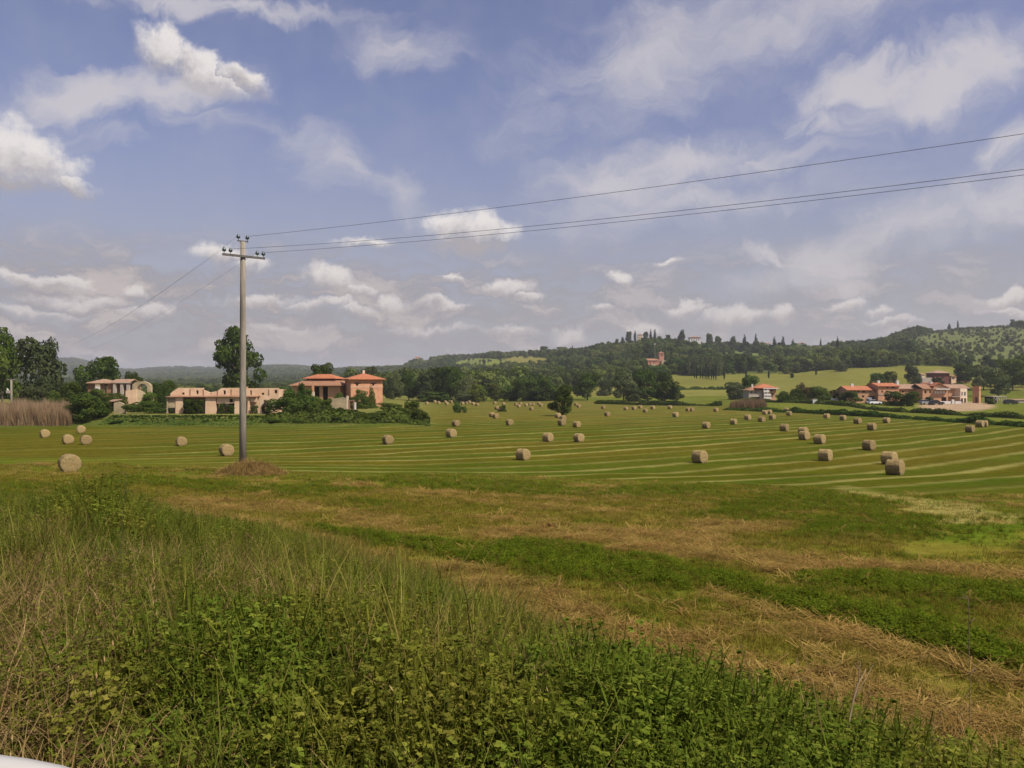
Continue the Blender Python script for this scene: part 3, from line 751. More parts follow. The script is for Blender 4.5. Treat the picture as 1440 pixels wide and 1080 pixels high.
# ------------------------------------------------------------------ trees
def crown_np(seed, kind, ncards, card, jit=.55):
    r = np.random.default_rng(seed); blobs = []
    if kind == 'broad':
        blobs.append((0, 0, .58, .32, .32, .34)); blobs.append((.03, 0, .76, .24, .24, .2))
        for i in range(15):
            a = r.uniform(0, 6.28); zz = r.uniform(.2, .92); env = math.sqrt(max(.05, 1 - ((zz - .52) / .5) ** 2)) * .36
            rr = r.uniform(.09, .19); R = env * r.uniform(.7, 1.05); blobs.append((R * math.cos(a), R * math.sin(a), zz, rr, rr, rr * r.uniform(.6, .95)))
    elif kind == 'low':
        blobs.append((0, 0, .4, .34, .34, .36)); blobs.append((0, 0, .66, .27, .27, .26))
        for i in range(16):
            a = r.uniform(0, 6.28); zz = r.uniform(.1, .88); env = math.sqrt(max(.05, 1 - ((zz - .38) / .62) ** 2)) * .4
            rr = r.uniform(.1, .2); R = env * r.uniform(.65, 1.0); blobs.append((R * math.cos(a), R * math.sin(a), zz, rr, rr, rr * r.uniform(.65, 1.)))
    elif kind == 'open':      # the lone tree: upright, ragged, gaps
        for i in range(40):
            a = r.uniform(0, 6.28); zz = r.uniform(.12, .93); env = .42 * math.sin(math.pi * min(1, (zz + .02)) ** .9) + .08
            rr = r.uniform(.08, .15); R = env * r.uniform(.15, .95); blobs.append((R * math.cos(a), R * math.sin(a), zz, rr, rr, rr * .8))
        blobs.append((0, 0, .4, .2, .2, .36)); blobs.append((0, 0, .66, .3, .3, .26))
    elif kind == 'poplar':
        for i in range(14):
            zz = .12 + .8 * i / 13 + r.normal(0, .03); env = .34 * math.sin(math.pi * (zz * .85 + .1)) + .06; a = r.uniform(0, 6.28); rr = env * r.uniform(.6, .9)
            blobs.append((env * .5 * math.cos(a), env * .5 * math.sin(a), zz, rr, rr, .1))
    elif kind == 'cypress':
        for i in range(12):
            zz = .03 + .9 * i / 11; rr = .46 * (math.sin(math.pi * (.12 + zz * .86)) ** .7) * r.uniform(.8, 1.05); blobs.append((r.normal(0, .05), r.normal(0, .05), zz, rr, rr, .09))
    elif kind == 'pine':
        for i in range(12):
            a = r.uniform(0, 6.28); R = .36 * math.sqrt(r.uniform()); blobs.append((R * math.cos(a), R * math.sin(a), r.uniform(.72, .9), .16, .16, .09))
    elif kind == 'conifer':
        for i in range(12):
            zz = .05 + .88 * i / 11; rr = .44 * (1 - zz) + .07; blobs.append((r.normal(0, .04), r.normal(0, .04), zz, rr, rr, .09))
    elif kind == 'box':       # clipped-looking overgrown hedge block
        for i in range(26):
            blobs.append((r.uniform(-.4, .4), r.uniform(-.36, .36), r.uniform(.15, .84), .16, .16, .16))
    B = np.array(blobs); vol = B[:, 3] * B[:, 4]; pick = r.choice(len(B), ncards, p=vol / vol.sum()); b = B[pick]
    d = r.normal(size=(ncards, 3)); d /= np.linalg.norm(d, axis=1)[:, None]
    rad = r.uniform(.72, 1.08, ncards)[:, None]
    P = b[:, :3] + d * b[:, 3:] * rad
    keep = np.ones(ncards, bool)
    for q in B:
        keep &= ~((((P - q[:3]) / q[3:]) ** 2).sum(1) < .4)
    keep &= P[:, 2] > .005
    P = P[keep]; d = d[keep]; pick = pick[keep]; n = len(P)
    nr = d + r.normal(0, jit, (n, 3)); nr /= np.linalg.norm(nr, axis=1)[:, None]
    up = r.normal(size=(n, 3)); u = np.cross(nr, up); u /= np.linalg.norm(u, axis=1)[:, None]; w = np.cross(nr, u)
    sz = card * r.uniform(.55, 1.35, n)[:, None]
    V = np.stack([P - u * sz * .9 + w * sz * r.uniform(-.3, .3, (n, 1)), P - w * sz * .75, P + u * sz + w * sz * r.uniform(-.3, .3, (n, 1)), P + w * sz * .8 + nr * sz * .3], 1).reshape(-1, 3)
    V[:, 2] = np.clip(V[:, 2], 0.0, 1.02)
    Q = np.arange(n * 4).reshape(-1, 4)
    bt = r.uniform(size=len(B))
    tint = np.clip(.5 * bt[pick] + .5 * r.uniform(size=n), 0, 1).astype(np.float32)
    return V, Q, tint

def crown_mesh(name, seed, kind, n, card, mat, jit=.5):
    V, Q, t = crown_np(seed, kind, n, card, jit)
    return mesh_np(name, V, Q, mat, {'tint': ('FACE', 'FLOAT', t)})

def trunk_mesh(seed, kind):
    r = random.Random(seed); mb = MB()
    top = .8 if kind in ('broad', 'open', 'poplar') else .7
    mb.tube([(0, 0, -.03), (.003, 0, .15), (.012, .005, .4), (0, 0, top)], [.03, .024, .016, .004], 7)
    for i in range(6):
        a = r.uniform(0, 6.28); z0 = r.uniform(.22, .5); L = r.uniform(.18, .3)
        mb.tube([(0.006, 0, z0), (L * .5 * math.cos(a), L * .5 * math.sin(a), z0 + .12), (L * math.cos(a), L * math.sin(a), z0 + r.uniform(.18, .34))], [.013, .008, .002], 5)
    me = bpy.data.meshes.new('trunk'); me.from_pydata(mb.v, [], mb.f); me.materials.append(M['bark']); me.update()
    return me

CROWN = {}
for kind, nvar, n, card in (('broad', 4, 5200, .026), ('low', 4, 5600, .027), ('open', 1, 10000, .022), ('poplar', 2, 3600, .026), ('cypress', 2, 1500, .05), ('pine', 1, 1800, .03), ('conifer', 1, 2600, .035), ('box', 3, 5200, .032)):
    CROWN[kind] = [crown_mesh('crown', 300 + 10 * len(CROWN) + s, kind, n, card, M['mid_leaf']) for s in range(nvar)]
TRUNK = {k: [trunk_mesh(i * 7 + s, k) for s in range(2)] for i, k in enumerate(CROWN)}
_cnt = {}

def leaf_child(me, name, mat, parent=None):
    o = link(name, me, parent); o.material_slots[0].link = 'OBJECT'; o.material_slots[0].material = M[mat]
    return o

def plant(name, cat, kind, px, D, top, wpx, mat, label, group=None, base=None, sink=0.0):
    """a tree: Empty at its foot > trunk, crown.  px, top row and width are the photograph's"""
    X, Y, z = at(px, D); z -= sink
    brow = 540 - F * z / D
    H = max(.5, (brow - top) * D / F); W = wpx * D / F
    i = _cnt.get(kind, 0); _cnt[kind] = i + 1
    root = empty(name, (X, Y, z), (i * 2.399) % 6.283 if kind != 'box' else random.uniform(-.15, .15) - math.atan((px - 720) / F))
    tag(root, label, cat, group)
    c = leaf_child(CROWN[kind][i % len(CROWN[kind])], 'crown', mat, root); c.scale = (W, W, H)
    if kind == 'box': c.scale = (W, min(W, 5.0), H)
    t = link('trunk', TRUNK[kind][i % 2], root); t.scale = (min(W, H) * .9, min(W, H) * .9, H)
    return root

def bush(name, cat, px, D, top, wpx, mat, label, group=None, kind='low', depth=None, sink=.1):
    """a bush or hedge: one mesh of leaves down to the ground"""
    X, Y, z = at(px, D); z -= sink
    brow = 540 - F * z / D
    H = max(.4, (brow - top) * D / F); W = wpx * D / F
    i = _cnt.get(kind, 0); _cnt[kind] = i + 1
    o = leaf_child(CROWN[kind][i % len(CROWN[kind])], name, mat)
    o.location = (X, Y, z); o.rotation_euler = (0, 0, (i * 2.399) % 6.283 if kind != 'box' else -math.atan((px - 720) / F))
    o.scale = (W, depth or W, H)
    tag(o, label, cat, group); return o

TREES = [
 # name, cat, kind, px, D, toprow, wpx, mat, label
 ('tree', 'tree', 'broad', 3, 182, 463, 62, 'mid_leaf', 'tall leafy tree cut off by the left edge of the picture'),
 ('tree', 'tree', 'low', 58, 186, 473, 74, 'grey_leaf', 'big round grey-green tree behind the reed bed, right of the small transformer pole'),
 ('tree', 'tree', 'low', 142, 235, 498, 66, 'dark_leaf', 'dark bushy tree rising behind the red brick ruins'),
 ('tree', 'tree', 'low', 188, 225, 522, 26, 'dark_leaf', 'small dark tree behind the ruined stone arch'),
 ('tree', 'tree', 'open', 332, 262, 460, 78, 'dark_leaf', 'lone tall ragged tree behind the concrete power pole'),
 ('tree', 'tree', 'broad', 452, 235, 511, 44, 'mid_leaf', 'rounded green tree behind the red roofs of the brick farmhouse'),
 ('conifer_tree', 'conifer', 'conifer', 523, 190, 541, 16, 'dark_leaf', 'small pointed conifer against the front of the brick farmhouse'),
 ('willow_tree', 'willow', 'low', 553, 300, 523, 30, 'grey_leaf', 'rounded grey willow just right of the brick farmhouse'),
 ('tree', 'tree', 'poplar', 575, 345, 517, 32, 'dark_leaf', 'dark upright tree between the grey willow and the field wood'),
 ('tree', 'tree', 'low', 597, 340, 521, 38, 'grey_leaf', 'olive grey tree, left part of the wood at the far field edge'),
 ('tree', 'tree', 'broad', 613, 350, 516, 36, 'dark_leaf', 'dark tall tree near the middle of the wood at the far field edge'),
 ('tree', 'tree', 'low', 634, 340, 513, 44, 'dark_leaf', 'tallest and broadest dark tree of the wood at the far field edge'),
 ('tree', 'tree', 'low', 655, 340, 527, 28, 'grey_leaf', 'paler tree at the right end of the wood at the far field edge'),
 ('tree', 'tree', 'low', 672, 335, 538, 32, 'yellow_leaf', 'low yellow-green tree beside the wood, behind the far hay bales'),
 ('tree', 'tree', 'low', 697, 350, 538, 30, 'yellow_leaf', 'yellow-green rounded tree left of the long dark thicket'),
 ('tree', 'tree', 'low', 716, 350, 541, 24, 'dark_leaf', 'small dark tree at the left end of the long dark thicket'),
 ('tree', 'tree', 'low', 737, 345, 531, 44, 'mid_leaf', 'broad tree forming the left half of the long dark thicket'),
 ('tree', 'tree', 'low', 764, 345, 528, 44, 'dark_leaf', 'broad dark tree behind the single bushy field tree'),
 ('field_tree', 'tree', 'low', 791, 192, 541, 38, 'mid_leaf', 'single bushy tree standing alone in the hay field beside three bales'),
 ('tree', 'tree', 'broad', 826, 350, 523, 44, 'dark_leaf', 'round dark tree with visible trunk beside the pale meadow gap'),
 ('tree', 'tree', 'low', 852, 420, 533, 26, 'grey_leaf', 'small pale grey tree in the gap behind the round dark trees'),
 ('tree', 'tree', 'broad', 877, 345, 520, 44, 'grey_leaf', 'grey-green tree immediately left of the biggest dark tree group'),
 ('tree', 'tree', 'low', 910, 345, 518, 44, 'dark_leaf', 'left and darker half of the biggest dark tree group'),
 ('tree', 'tree', 'low', 935, 345, 521, 42, 'dark_leaf', 'right half of the biggest dark tree group'),
 ('tree', 'tree', 'low', 951, 340, 541, 20, 'mid_leaf', 'small lighter tree at the right foot of the biggest dark tree group'),
 ('tree', 'tree', 'low', 1033, 345, 536, 30, 'grey_leaf', 'grey-green tree left of the house with white balconies'),
 ('tree', 'tree', 'low', 1052, 350, 527, 32, 'dark_leaf', 'dark tree behind the house with white balconies'),
 ('tree', 'tree', 'low', 1102, 268, 549, 24, 'dark_leaf', 'dark tree hiding the right side of the house with white balconies'),
 ('tree', 'tree', 'low', 1118, 272, 546, 26, 'mid_leaf', 'rounded green tree between the balcony house and the brown-leaved tree'),
 ('tree', 'tree', 'poplar', 1126, 285, 537, 16, 'brown_leaf', 'thin brownish tree top rising above the garden trees'),
 ('tree', 'tree', 'low', 1136, 272, 543, 22, 'brown_leaf', 'brown-leaved tree between two dark green garden trees'),
 ('tree', 'tree', 'low', 1155, 268, 543, 34, 'dark_leaf', 'dark round tree behind the small white box by the road'),
 ('tree', 'tree', 'low', 1172, 274, 547, 20, 'brown_leaf', 'reddish brown tree left of the long farm building'),
 ('tree', 'tree', 'low', 1197, 255, 550, 32, 'dark_leaf', 'round dark tree before the left end of the long farm building'),
 ('tree', 'tree', 'low', 1259, 247, 549, 30, 'dark_leaf', 'left one of the twin round trees before the long farm building'),
 ('tree', 'tree', 'low', 1279, 245, 550, 30, 'mid_leaf', 'right one of the twin round trees before the long farm building'),
 ('tree', 'tree', 'low', 1182, 600, 506, 22, 'grey_leaf', 'solitary round tree at the top of the hillside meadow'),
 ('tree', 'tree', 'low', 1232, 430, 524, 26, 'dark_leaf', 'dark tree behind the left roofs of the farm complex'),
 ('tree', 'tree', 'low', 1248, 435, 521, 26, 'mid_leaf', 'greener tree behind the taller farm block'),
 ('tree', 'tree', 'low', 1284, 440, 512, 26, 'grey_leaf', 'grey tall tree behind the farm, left of the dark red house'),
 ('tree', 'tree', 'low', 1318, 415, 530, 22, 'dark_leaf', 'dark tree in front of the dark red house on the slope'),
 ('tree', 'tree', 'broad', 1358, 470, 512, 44, 'dark_leaf', 'dark spreading tree right of the dark red house'),
 ('tree', 'tree', 'broad', 1383, 400, 512, 40, 'grey_leaf', 'tall grey tree behind the little brick tower'),
 ('tree', 'tree', 'poplar', 1404, 345, 514, 44, 'grey_leaf', 'tall pale grey poplar right of the little brick tower'),
 ('tree', 'tree', 'broad', 1424, 400, 503, 52, 'mid_leaf', 'large green tree above the open shed near the right edge'),
 ('tree', 'tree', 'low', 1448, 430, 498, 50, 'mid_leaf', 'leafy tree cut off by the right edge of the picture'),
]
for t in TREES: plant(*t)

BUSHES = [
 ('bush', 'bush', 5, 150, 566, 14, 'dark_leaf', 'dark bush at the left end of the tan reed bed'),
 ('bush', 'bush', 42, 165, 543, 46, 'grey_leaf', 'grey-green bush behind the tan reeds, right of the small pole'),
 ('bush', 'bush', 75, 168, 547, 30, 'mid_leaf', 'green bush rising over the right half of the reeds'),
 ('bush', 'bush', 98, 170, 536, 40, 'mid_leaf', 'light green bush left of the red brick ruins'),
 ('bush', 'bush', 112, 152, 558, 30, 'ivy_leaf', 'bright green bush just above the dark shrub at the field edge'),
 ('shrub', 'shrub', 125, 146, 553, 58, 'dark_leaf', 'big dark shrub at the field edge right of the reed bed'),
 ('shrub', 'shrub', 147, 153, 556, 26, 'mid_leaf', 'overgrown shrub in front of the red brick ruins'),
 ('bush', 'bush', 138, 182, 546, 34, 'mid_leaf', 'green bush directly below the twin roofs of the red brick ruins'),
 ('bush', 'bush', 163, 165, 551, 36, 'yellow_leaf', 'yellow-green bush at the foot of the porch ruin'),
 ('bush', 'bush', 207, 163, 551, 26, 'ivy_leaf', 'bright bush under the ruined stone arch'),
 ('bush', 'bush', 222, 190, 536, 34, 'mid_leaf', 'green bush between the ruined arch and the long pink ruin'),
 ('bush', 'bush', 236, 215, 534, 26, 'dark_leaf', 'dark bush behind the left gable of the long pink ruin'),
 ('bush', 'bush', 323, 240, 543, 40, 'mid_leaf', 'low green bush behind the long pink ruin below the lone tree'),
 ('bush', 'bush', 405, 162, 544, 44, 'ivy_leaf', 'bright ivy-covered mound right of the long pink ruin'),
 ('bush', 'bush', 430, 158, 545, 34, 'ivy_leaf', 'bright green overgrown mound below the lower red roof'),
 ('bush', 'bush', 424, 172, 538, 14, 'dark_leaf', 'small dark bush against the lower red roof'),
 ('bush', 'bush', 445, 160, 556, 30, 'mid_leaf', 'scrub bush below the porch of the brick farmhouse'),
 ('bush', 'bush', 459, 157, 560, 20, 'dark_leaf', 'dark bush left of the crumbling stone wall'),
 ('bush', 'bush', 508, 186, 546, 26, 'dark_leaf', 'dark bush in front of the brick farmhouse beside the pointed conifer'),
 ('bush', 'bush', 497, 176, 558, 16, 'mid_leaf', 'bush between the stone pillar and the farmhouse'),
 ('bush', 'bush', 476, 182, 551, 16, 'mid_leaf', 'bush below the lit end wall of the farmhouse'),
 ('bush', 'bush', 550, 170, 566, 46, 'yellow_leaf', 'pale dry-looking scrub right of the farmhouse'),
 ('bush', 'bush', 557, 147, 571, 26, 'dark_leaf', 'darkest bush of the field-edge thicket below the farmhouse'),
 ('bush', 'bush', 578, 148, 563, 30, 'yellow_leaf', 'pale green bush on top of the field-edge thicket'),
 ('bush', 'bush', 590, 146, 573, 24, 'mid_leaf', 'bush at the right end of the field-edge thicket'),
 ('bush', 'bush', 533, 146, 578, 34, 'mid_leaf', 'low green bush in the middle of the field-edge thicket'),
 ('bush', 'bush', 505, 146, 580, 34, 'mid_leaf', 'low bush left of the middle of the field-edge thicket'),
 ('bush', 'bush', 475, 146, 578, 36, 'mid_leaf', 'spreading bush below the crumbling stone wall'),
 ('bush', 'bush', 440, 146, 583, 30, 'mid_leaf', 'low bush at the left end of the field-edge thicket'),
 ('bush', 'bush', 386, 145, 589, 26, 'ivy_leaf', 'low bush on the grassy bank below the clipped hedge'),
 ('bush', 'bush', 420, 145, 588, 22, 'ivy_leaf', 'small bush on the grassy bank left of the thicket'),
 ('bush', 'bush', 165, 144, 591, 22, 'ivy_leaf', 'low bush on the bank below the ruined end wall'),
 ('bush', 'bush', 190, 145, 592, 14, 'ivy_leaf', 'tiny bush on the bank below the left hedge'),
 ('bush', 'bush', 288, 145, 592, 13, 'ivy_leaf', 'tiny bush on the bank left of the concrete pole'),
 ('bush', 'bush', 643, 213, 564, 14, 'ivy_leaf', 'small round bush in the field, larger one of a pair'),
 ('bush', 'bush', 653, 212, 571, 10, 'mid_leaf', 'small round bush in the field, smaller one of a pair'),
 ('bush', 'bush', 707.5, 224, 569, 11, 'dark_leaf', 'tiny dark bush in the field beside two pale bales'),
 ('bush', 'bush', 889, 338, 545, 26, 'grey_leaf', 'pale bush under the grey-green tree at the field edge'),
 ('bush', 'bush', 762, 352, 548, 70, 'dark_leaf', 'long dark undergrowth filling the thicket at the far field edge'),
 ('bush', 'bush', 610, 338, 550, 60, 'dark_leaf', 'dark undergrowth under the wood at the far field edge'),
 ('bush', 'bush', 655, 336, 553, 44, 'grey_leaf', 'greyish undergrowth right of the wood at the far field edge'),
 ('bush', 'bush', 1054, 285, 559, 24, 'dark_leaf', 'low dark garden bush before the balcony house'),
 ('bush', 'bush', 1240, 254, 563, 22, 'mid_leaf', 'low bush between the parked white car and the twin round trees'),
 ('bush', 'bush', 1308, 262, 558, 16, 'dark_leaf', 'dark bush against the gabled farm block'),
 ('bush', 'bush', 1393, 255, 560, 12, 'dark_leaf', 'small dark bush right of the gravel yard'),
 ('bush', 'bush', 1310, 470, 532, 24, 'dark_leaf', 'dark bush left of the dark red house'),
 ('bush', 'bush', 1345, 400, 538, 36, 'dark_leaf', 'dark bush on the slope right of the small white annex'),
]
for t in BUSHES: bush(*t)
HEDGES = [
 ('hedge', 'hedge', 205, 153, 561, 56, 'dark_leaf', 'dark hedge between the ruined end wall and the long pink ruin'),
 ('hedge', 'hedge', 272, 152.5, 561, 27, 'dark_leaf', 'dark overgrown hedge filling the first opening of the long pink ruin'),
 ('hedge', 'hedge', 405, 152, 556, 56, 'dark_leaf', 'clipped dark hedge between the long pink ruin and the farmhouse'),
 ('hedge', 'hedge', 441, 153, 560, 22, 'mid_leaf', 'shaggy hedge right of the clipped dark hedge'),
]
for t in HEDGES: bush(*t, kind='box', depth=3.0)
for px, top, w, lab in ((312, 566, 12, 'small shrub in the gap right of the wide pink pillar'), (325, 569, 14, 'shrub in the opening below the square window of the pink ruin'), (358, 570, 12, 'shrub in the opening right of the concrete pole'), (375, 561, 14, 'reddish creeper hanging on the right end of the pink ruin'), (240, 573, 8, 'shrub against the yellowish left bay of the pink ruin'), (328, 555, 13, 'green tuft of ivy on top of the pink ruin')):
    bush('shrub', 'shrub', px, 153.5 if top > 560 else 155.2, top, w, 'mid_leaf' if px != 375 else 'brown_leaf', lab)

# field-boundary hedgerows on the right: long low ones, leaf cards swept along a line
def hedgerow(name, pts, h, w, mat, label, n, card=.28):
    P = []; T = []; r = RNG
    seg = [np.hypot(b[0] - a[0], b[1] - a[1]) for a, b in zip(pts[:-1], pts[1:])]; tot = sum(seg)
    u = r.uniform(0, tot, n); cum = np.concatenate([[0], np.cumsum(seg)])
    i = np.clip(np.searchsorted(cum, u) - 1, 0, len(seg) - 1); f = (u - cum[i]) / np.array(seg)[i]; A = np.array(pts)
    c = A[i] * (1 - f)[:, None] + A[i + 1] * f[:, None]; d = A[i + 1] - A[i]; d = d / np.linalg.norm(d, axis=1)[:, None]; nn = np.stack([-d[:, 1], d[:, 0]], -1)
    hh = h * np.clip(-.1 + 2.2 * fbm(u / 5., u * 0, 201 + n % 7, 4), .25, 2); a = r.uniform(0, math.pi, n); q = r.uniform(.75, 1.05, n)
    off = np.cos(a) * w / 2 * q; z = np.sin(a) * hh * q
    X = c[:, 0] + nn[:, 0] * off; Y = c[:, 1] + nn[:, 1] * off; Z = terr(X, Y) + z - .05
    nr = np.stack([nn[:, 0] * np.cos(a), nn[:, 1] * np.cos(a), np.sin(a)], -1) + r.normal(0, .5, (n, 3)); nr /= np.linalg.norm(nr, axis=1)[:, None]
    uu = np.cross(nr, r.normal(size=(n, 3))); uu /= np.linalg.norm(uu, axis=1)[:, None]; ww = np.cross(nr, uu); s = card * r.uniform(.5, 1.4, (n, 1)); C = np.stack([X, Y, Z], -1)
    o0 = np.array([A[0][0], A[0][1], float(terr(A[0][0], A[0][1]))])
    V = np.stack([C - uu * s, C - ww * s * .8, C + uu * s, C + ww * s * .8], 1).reshape(-1, 3) - o0
    me = mesh_np(name, V, np.arange(n * 4).reshape(-1, 4), M[mat], {'tint': ('FACE', 'FLOAT', np.clip(.5 * fbm(u / 3., z * 0, 207, 2) + .5 * r.uniform(size=n), 0, 1).astype(np.float32))})
    o = link(name, me, loc=tuple(o0)); tag(o, label, 'hedgerow'); return o

_b = lambda px, D: ((px - 720) / F * D, D)
hedgerow('scrub_strip', [_b(372, 146.5), _b(440, 146), _b(520, 146), _b(604, 147)], 1.5, 4.5, 'mid_leaf', 'tangled green scrub strip on the bank below the farmhouse', 9000, .3)
hedgerow('scrub_strip', [_b(148, 145.5), _b(240, 145.5), _b(330, 145.5), _b(370, 145.5)], .2, 6., 'ivy_leaf', 'low rough green scrub strip on the bank below the long pink ruin', 2600, .2)

def P2(px, row, z=-7.8):
    D = -z * F / (row - 540); return ((px - 720) / F * D, D)
hedgerow('hedgerow', [P2(1020, 577), P2(1100, 579.5), P2(1200, 584.5), P2(1290, 589.5), P2(1440, 600), P2(1560, 610)], 1.0, 2.6, 'ivy_leaf', 'long low hedgerow closing the hay field on the right, nearer of two', 16000)
hedgerow('hedgerow', [P2(1075, 571.5), P2(1200, 575.5), P2(1290, 581), P2(1440, 589), P2(1560, 596)], 1.0, 2.4, 'mid_leaf', 'long dark hedgerow below the farm yard, farther of two', 12000)
hedgerow('hedgerow', [P2(840, 568), P2(900, 569.5), P2(960, 570.5), P2(1015, 571)], 1.2, 4, 'dark_leaf', 'low dark hedgerow below the biggest dark tree group', 7000)
hx = lambda px, D: ((px - 720) / F * D, D)
hedgerow('hedgerow', [hx(945, 480), hx(985, 482), hx(1030, 478)], 1.6, 3, 'dark_leaf', 'thin dark hedge line between two pale meadows left of the balcony house', 2500, .4)

# ------------------------------------------------------------------ cypresses and skyline trees
ORD = ['first', 'second', 'third', 'fourth', 'fifth', 'sixth', 'seventh', 'eighth', 'ninth', 'tenth', 'eleventh', 'twelfth', 'thirteenth', 'fourteenth', 'fifteenth']
row_px = [(976.7, 513), (979.6, 514), (985, 512.5), (988.3, 513.5), (991.7, 515), (994.1, 512), (996.9, 512.5), (1000.5, 514), (1003.5, 514), (1006.8, 512.5)]
for i, (px, top) in enumerate(row_px):
    plant('cypress_tree', 'cypress', 'cypress', px, 600 - i * 2.2, top, 2.4, 'cypress_leaf', 'slim dark cypress, %s from the left in the hillside avenue of ten' % ORD[i], 'cypresses of the hillside avenue')
for px, D, top, w, lab in ((1018.4, 585, 513, 3, 'slim cypress standing just right of the hillside avenue'), (1049, 590, 519, 3, 'slim cypress rising above the dark tree by the balcony house'),
        (1081, 585, 520, 2.8, 'slim lone cypress on the meadow above the balcony house'), (1113.5, 585, 524, 6, 'stout short cypress in the middle of the hillside meadow'),
        (1147.5, 590, 518.5, 2.8, 'slim lone cypress on the meadow below the bright green field')):
    plant('cypress_tree', 'cypress', 'cypress', px, D, top, w, 'cypress_leaf', lab, 'lone cypresses on the hillside meadow')
for px, D, top, w, lab in ((893, 1180, 464, 3.5, 'thin skyline cypress left of the hilltop grove'), (915, 1180, 463, 4, 'left cypress of the close skyline pair left of the white villa'), (921, 1180, 463, 4.5, 'right cypress of the close skyline pair left of the white villa'),
        (1047, 1150, 470, 6, 'stout dark skyline cypress right of the white villa'), (1063, 1150, 469, 5, 'tallest skyline cypress right of the white villa'), (1089, 1100, 473, 6.5, 'dark skyline cypress, left of two beside the roofs'), (1101, 1100, 472.5, 6, 'dark skyline cypress, right of two beside the roofs'),
        (1115, 1150, 477, 6, 'short skyline cypress left of the bright green field'), (1154, 1150, 476, 3, 'thin skyline cypress right of the bright green field'), (1177.7, 900, 473, 5, 'tall dark cypress on the hillside below the ridge'), (1335, 1350, 455, 5, 'dark pointed cypress below the right hilltop'), (1417, 1000, 471, 4.5, 'dark cypress amid the olive slope near the right edge'), (1347, 1400, 450, 3, 'thin cypress on the right hilltop skyline')):
    plant('cypress_tree', 'cypress', 'cypress', px, D, top, w, 'cypress_leaf', lab, 'cypresses on the hill and skyline')
for px, D, top, w, kind, lab in ((958.5, 1150, 464, 12, 'broad', 'round dark skyline tree immediately left of the white villa'), (884, 1160, 466, 12, 'broad', 'dark clump-crowned tree at the left end of the hilltop grove'), (908, 1160, 466, 9, 'broad', 'round skyline tree beside the cypress pair'), (867, 1150, 476, 7, 'broad', 'small round skyline tree on the left shoulder of the hill'),
        (876, 1150, 474, 7, 'broad', 'small round skyline tree next to the hilltop grove'), (998, 1120, 469, 14, 'broad', 'dark spreading skyline tree right of the white villa'), (1010, 1120, 472, 12, 'broad', 'dark skyline tree second from the villa on its right'), (940, 1150, 470, 10, 'broad', 'skyline tree between the cypress pair and the round dark tree'),
        (765, 1300, 486, 16, 'pine', 'flat-topped umbrella pine on the left skyline ridge'), (789, 1300, 487, 16, 'pine', 'flat-topped umbrella pine, right neighbour on the left skyline ridge'), (805, 1250, 486, 4, 'cypress', 'thin cypress on the left skyline ridge'), (1030, 1120, 473, 12, 'broad', 'dark skyline tree left of the stout cypress')):
    plant('hill_tree', 'tree', kind, px, D, top, w, 'dark_leaf', lab, 'trees along the hill skyline')

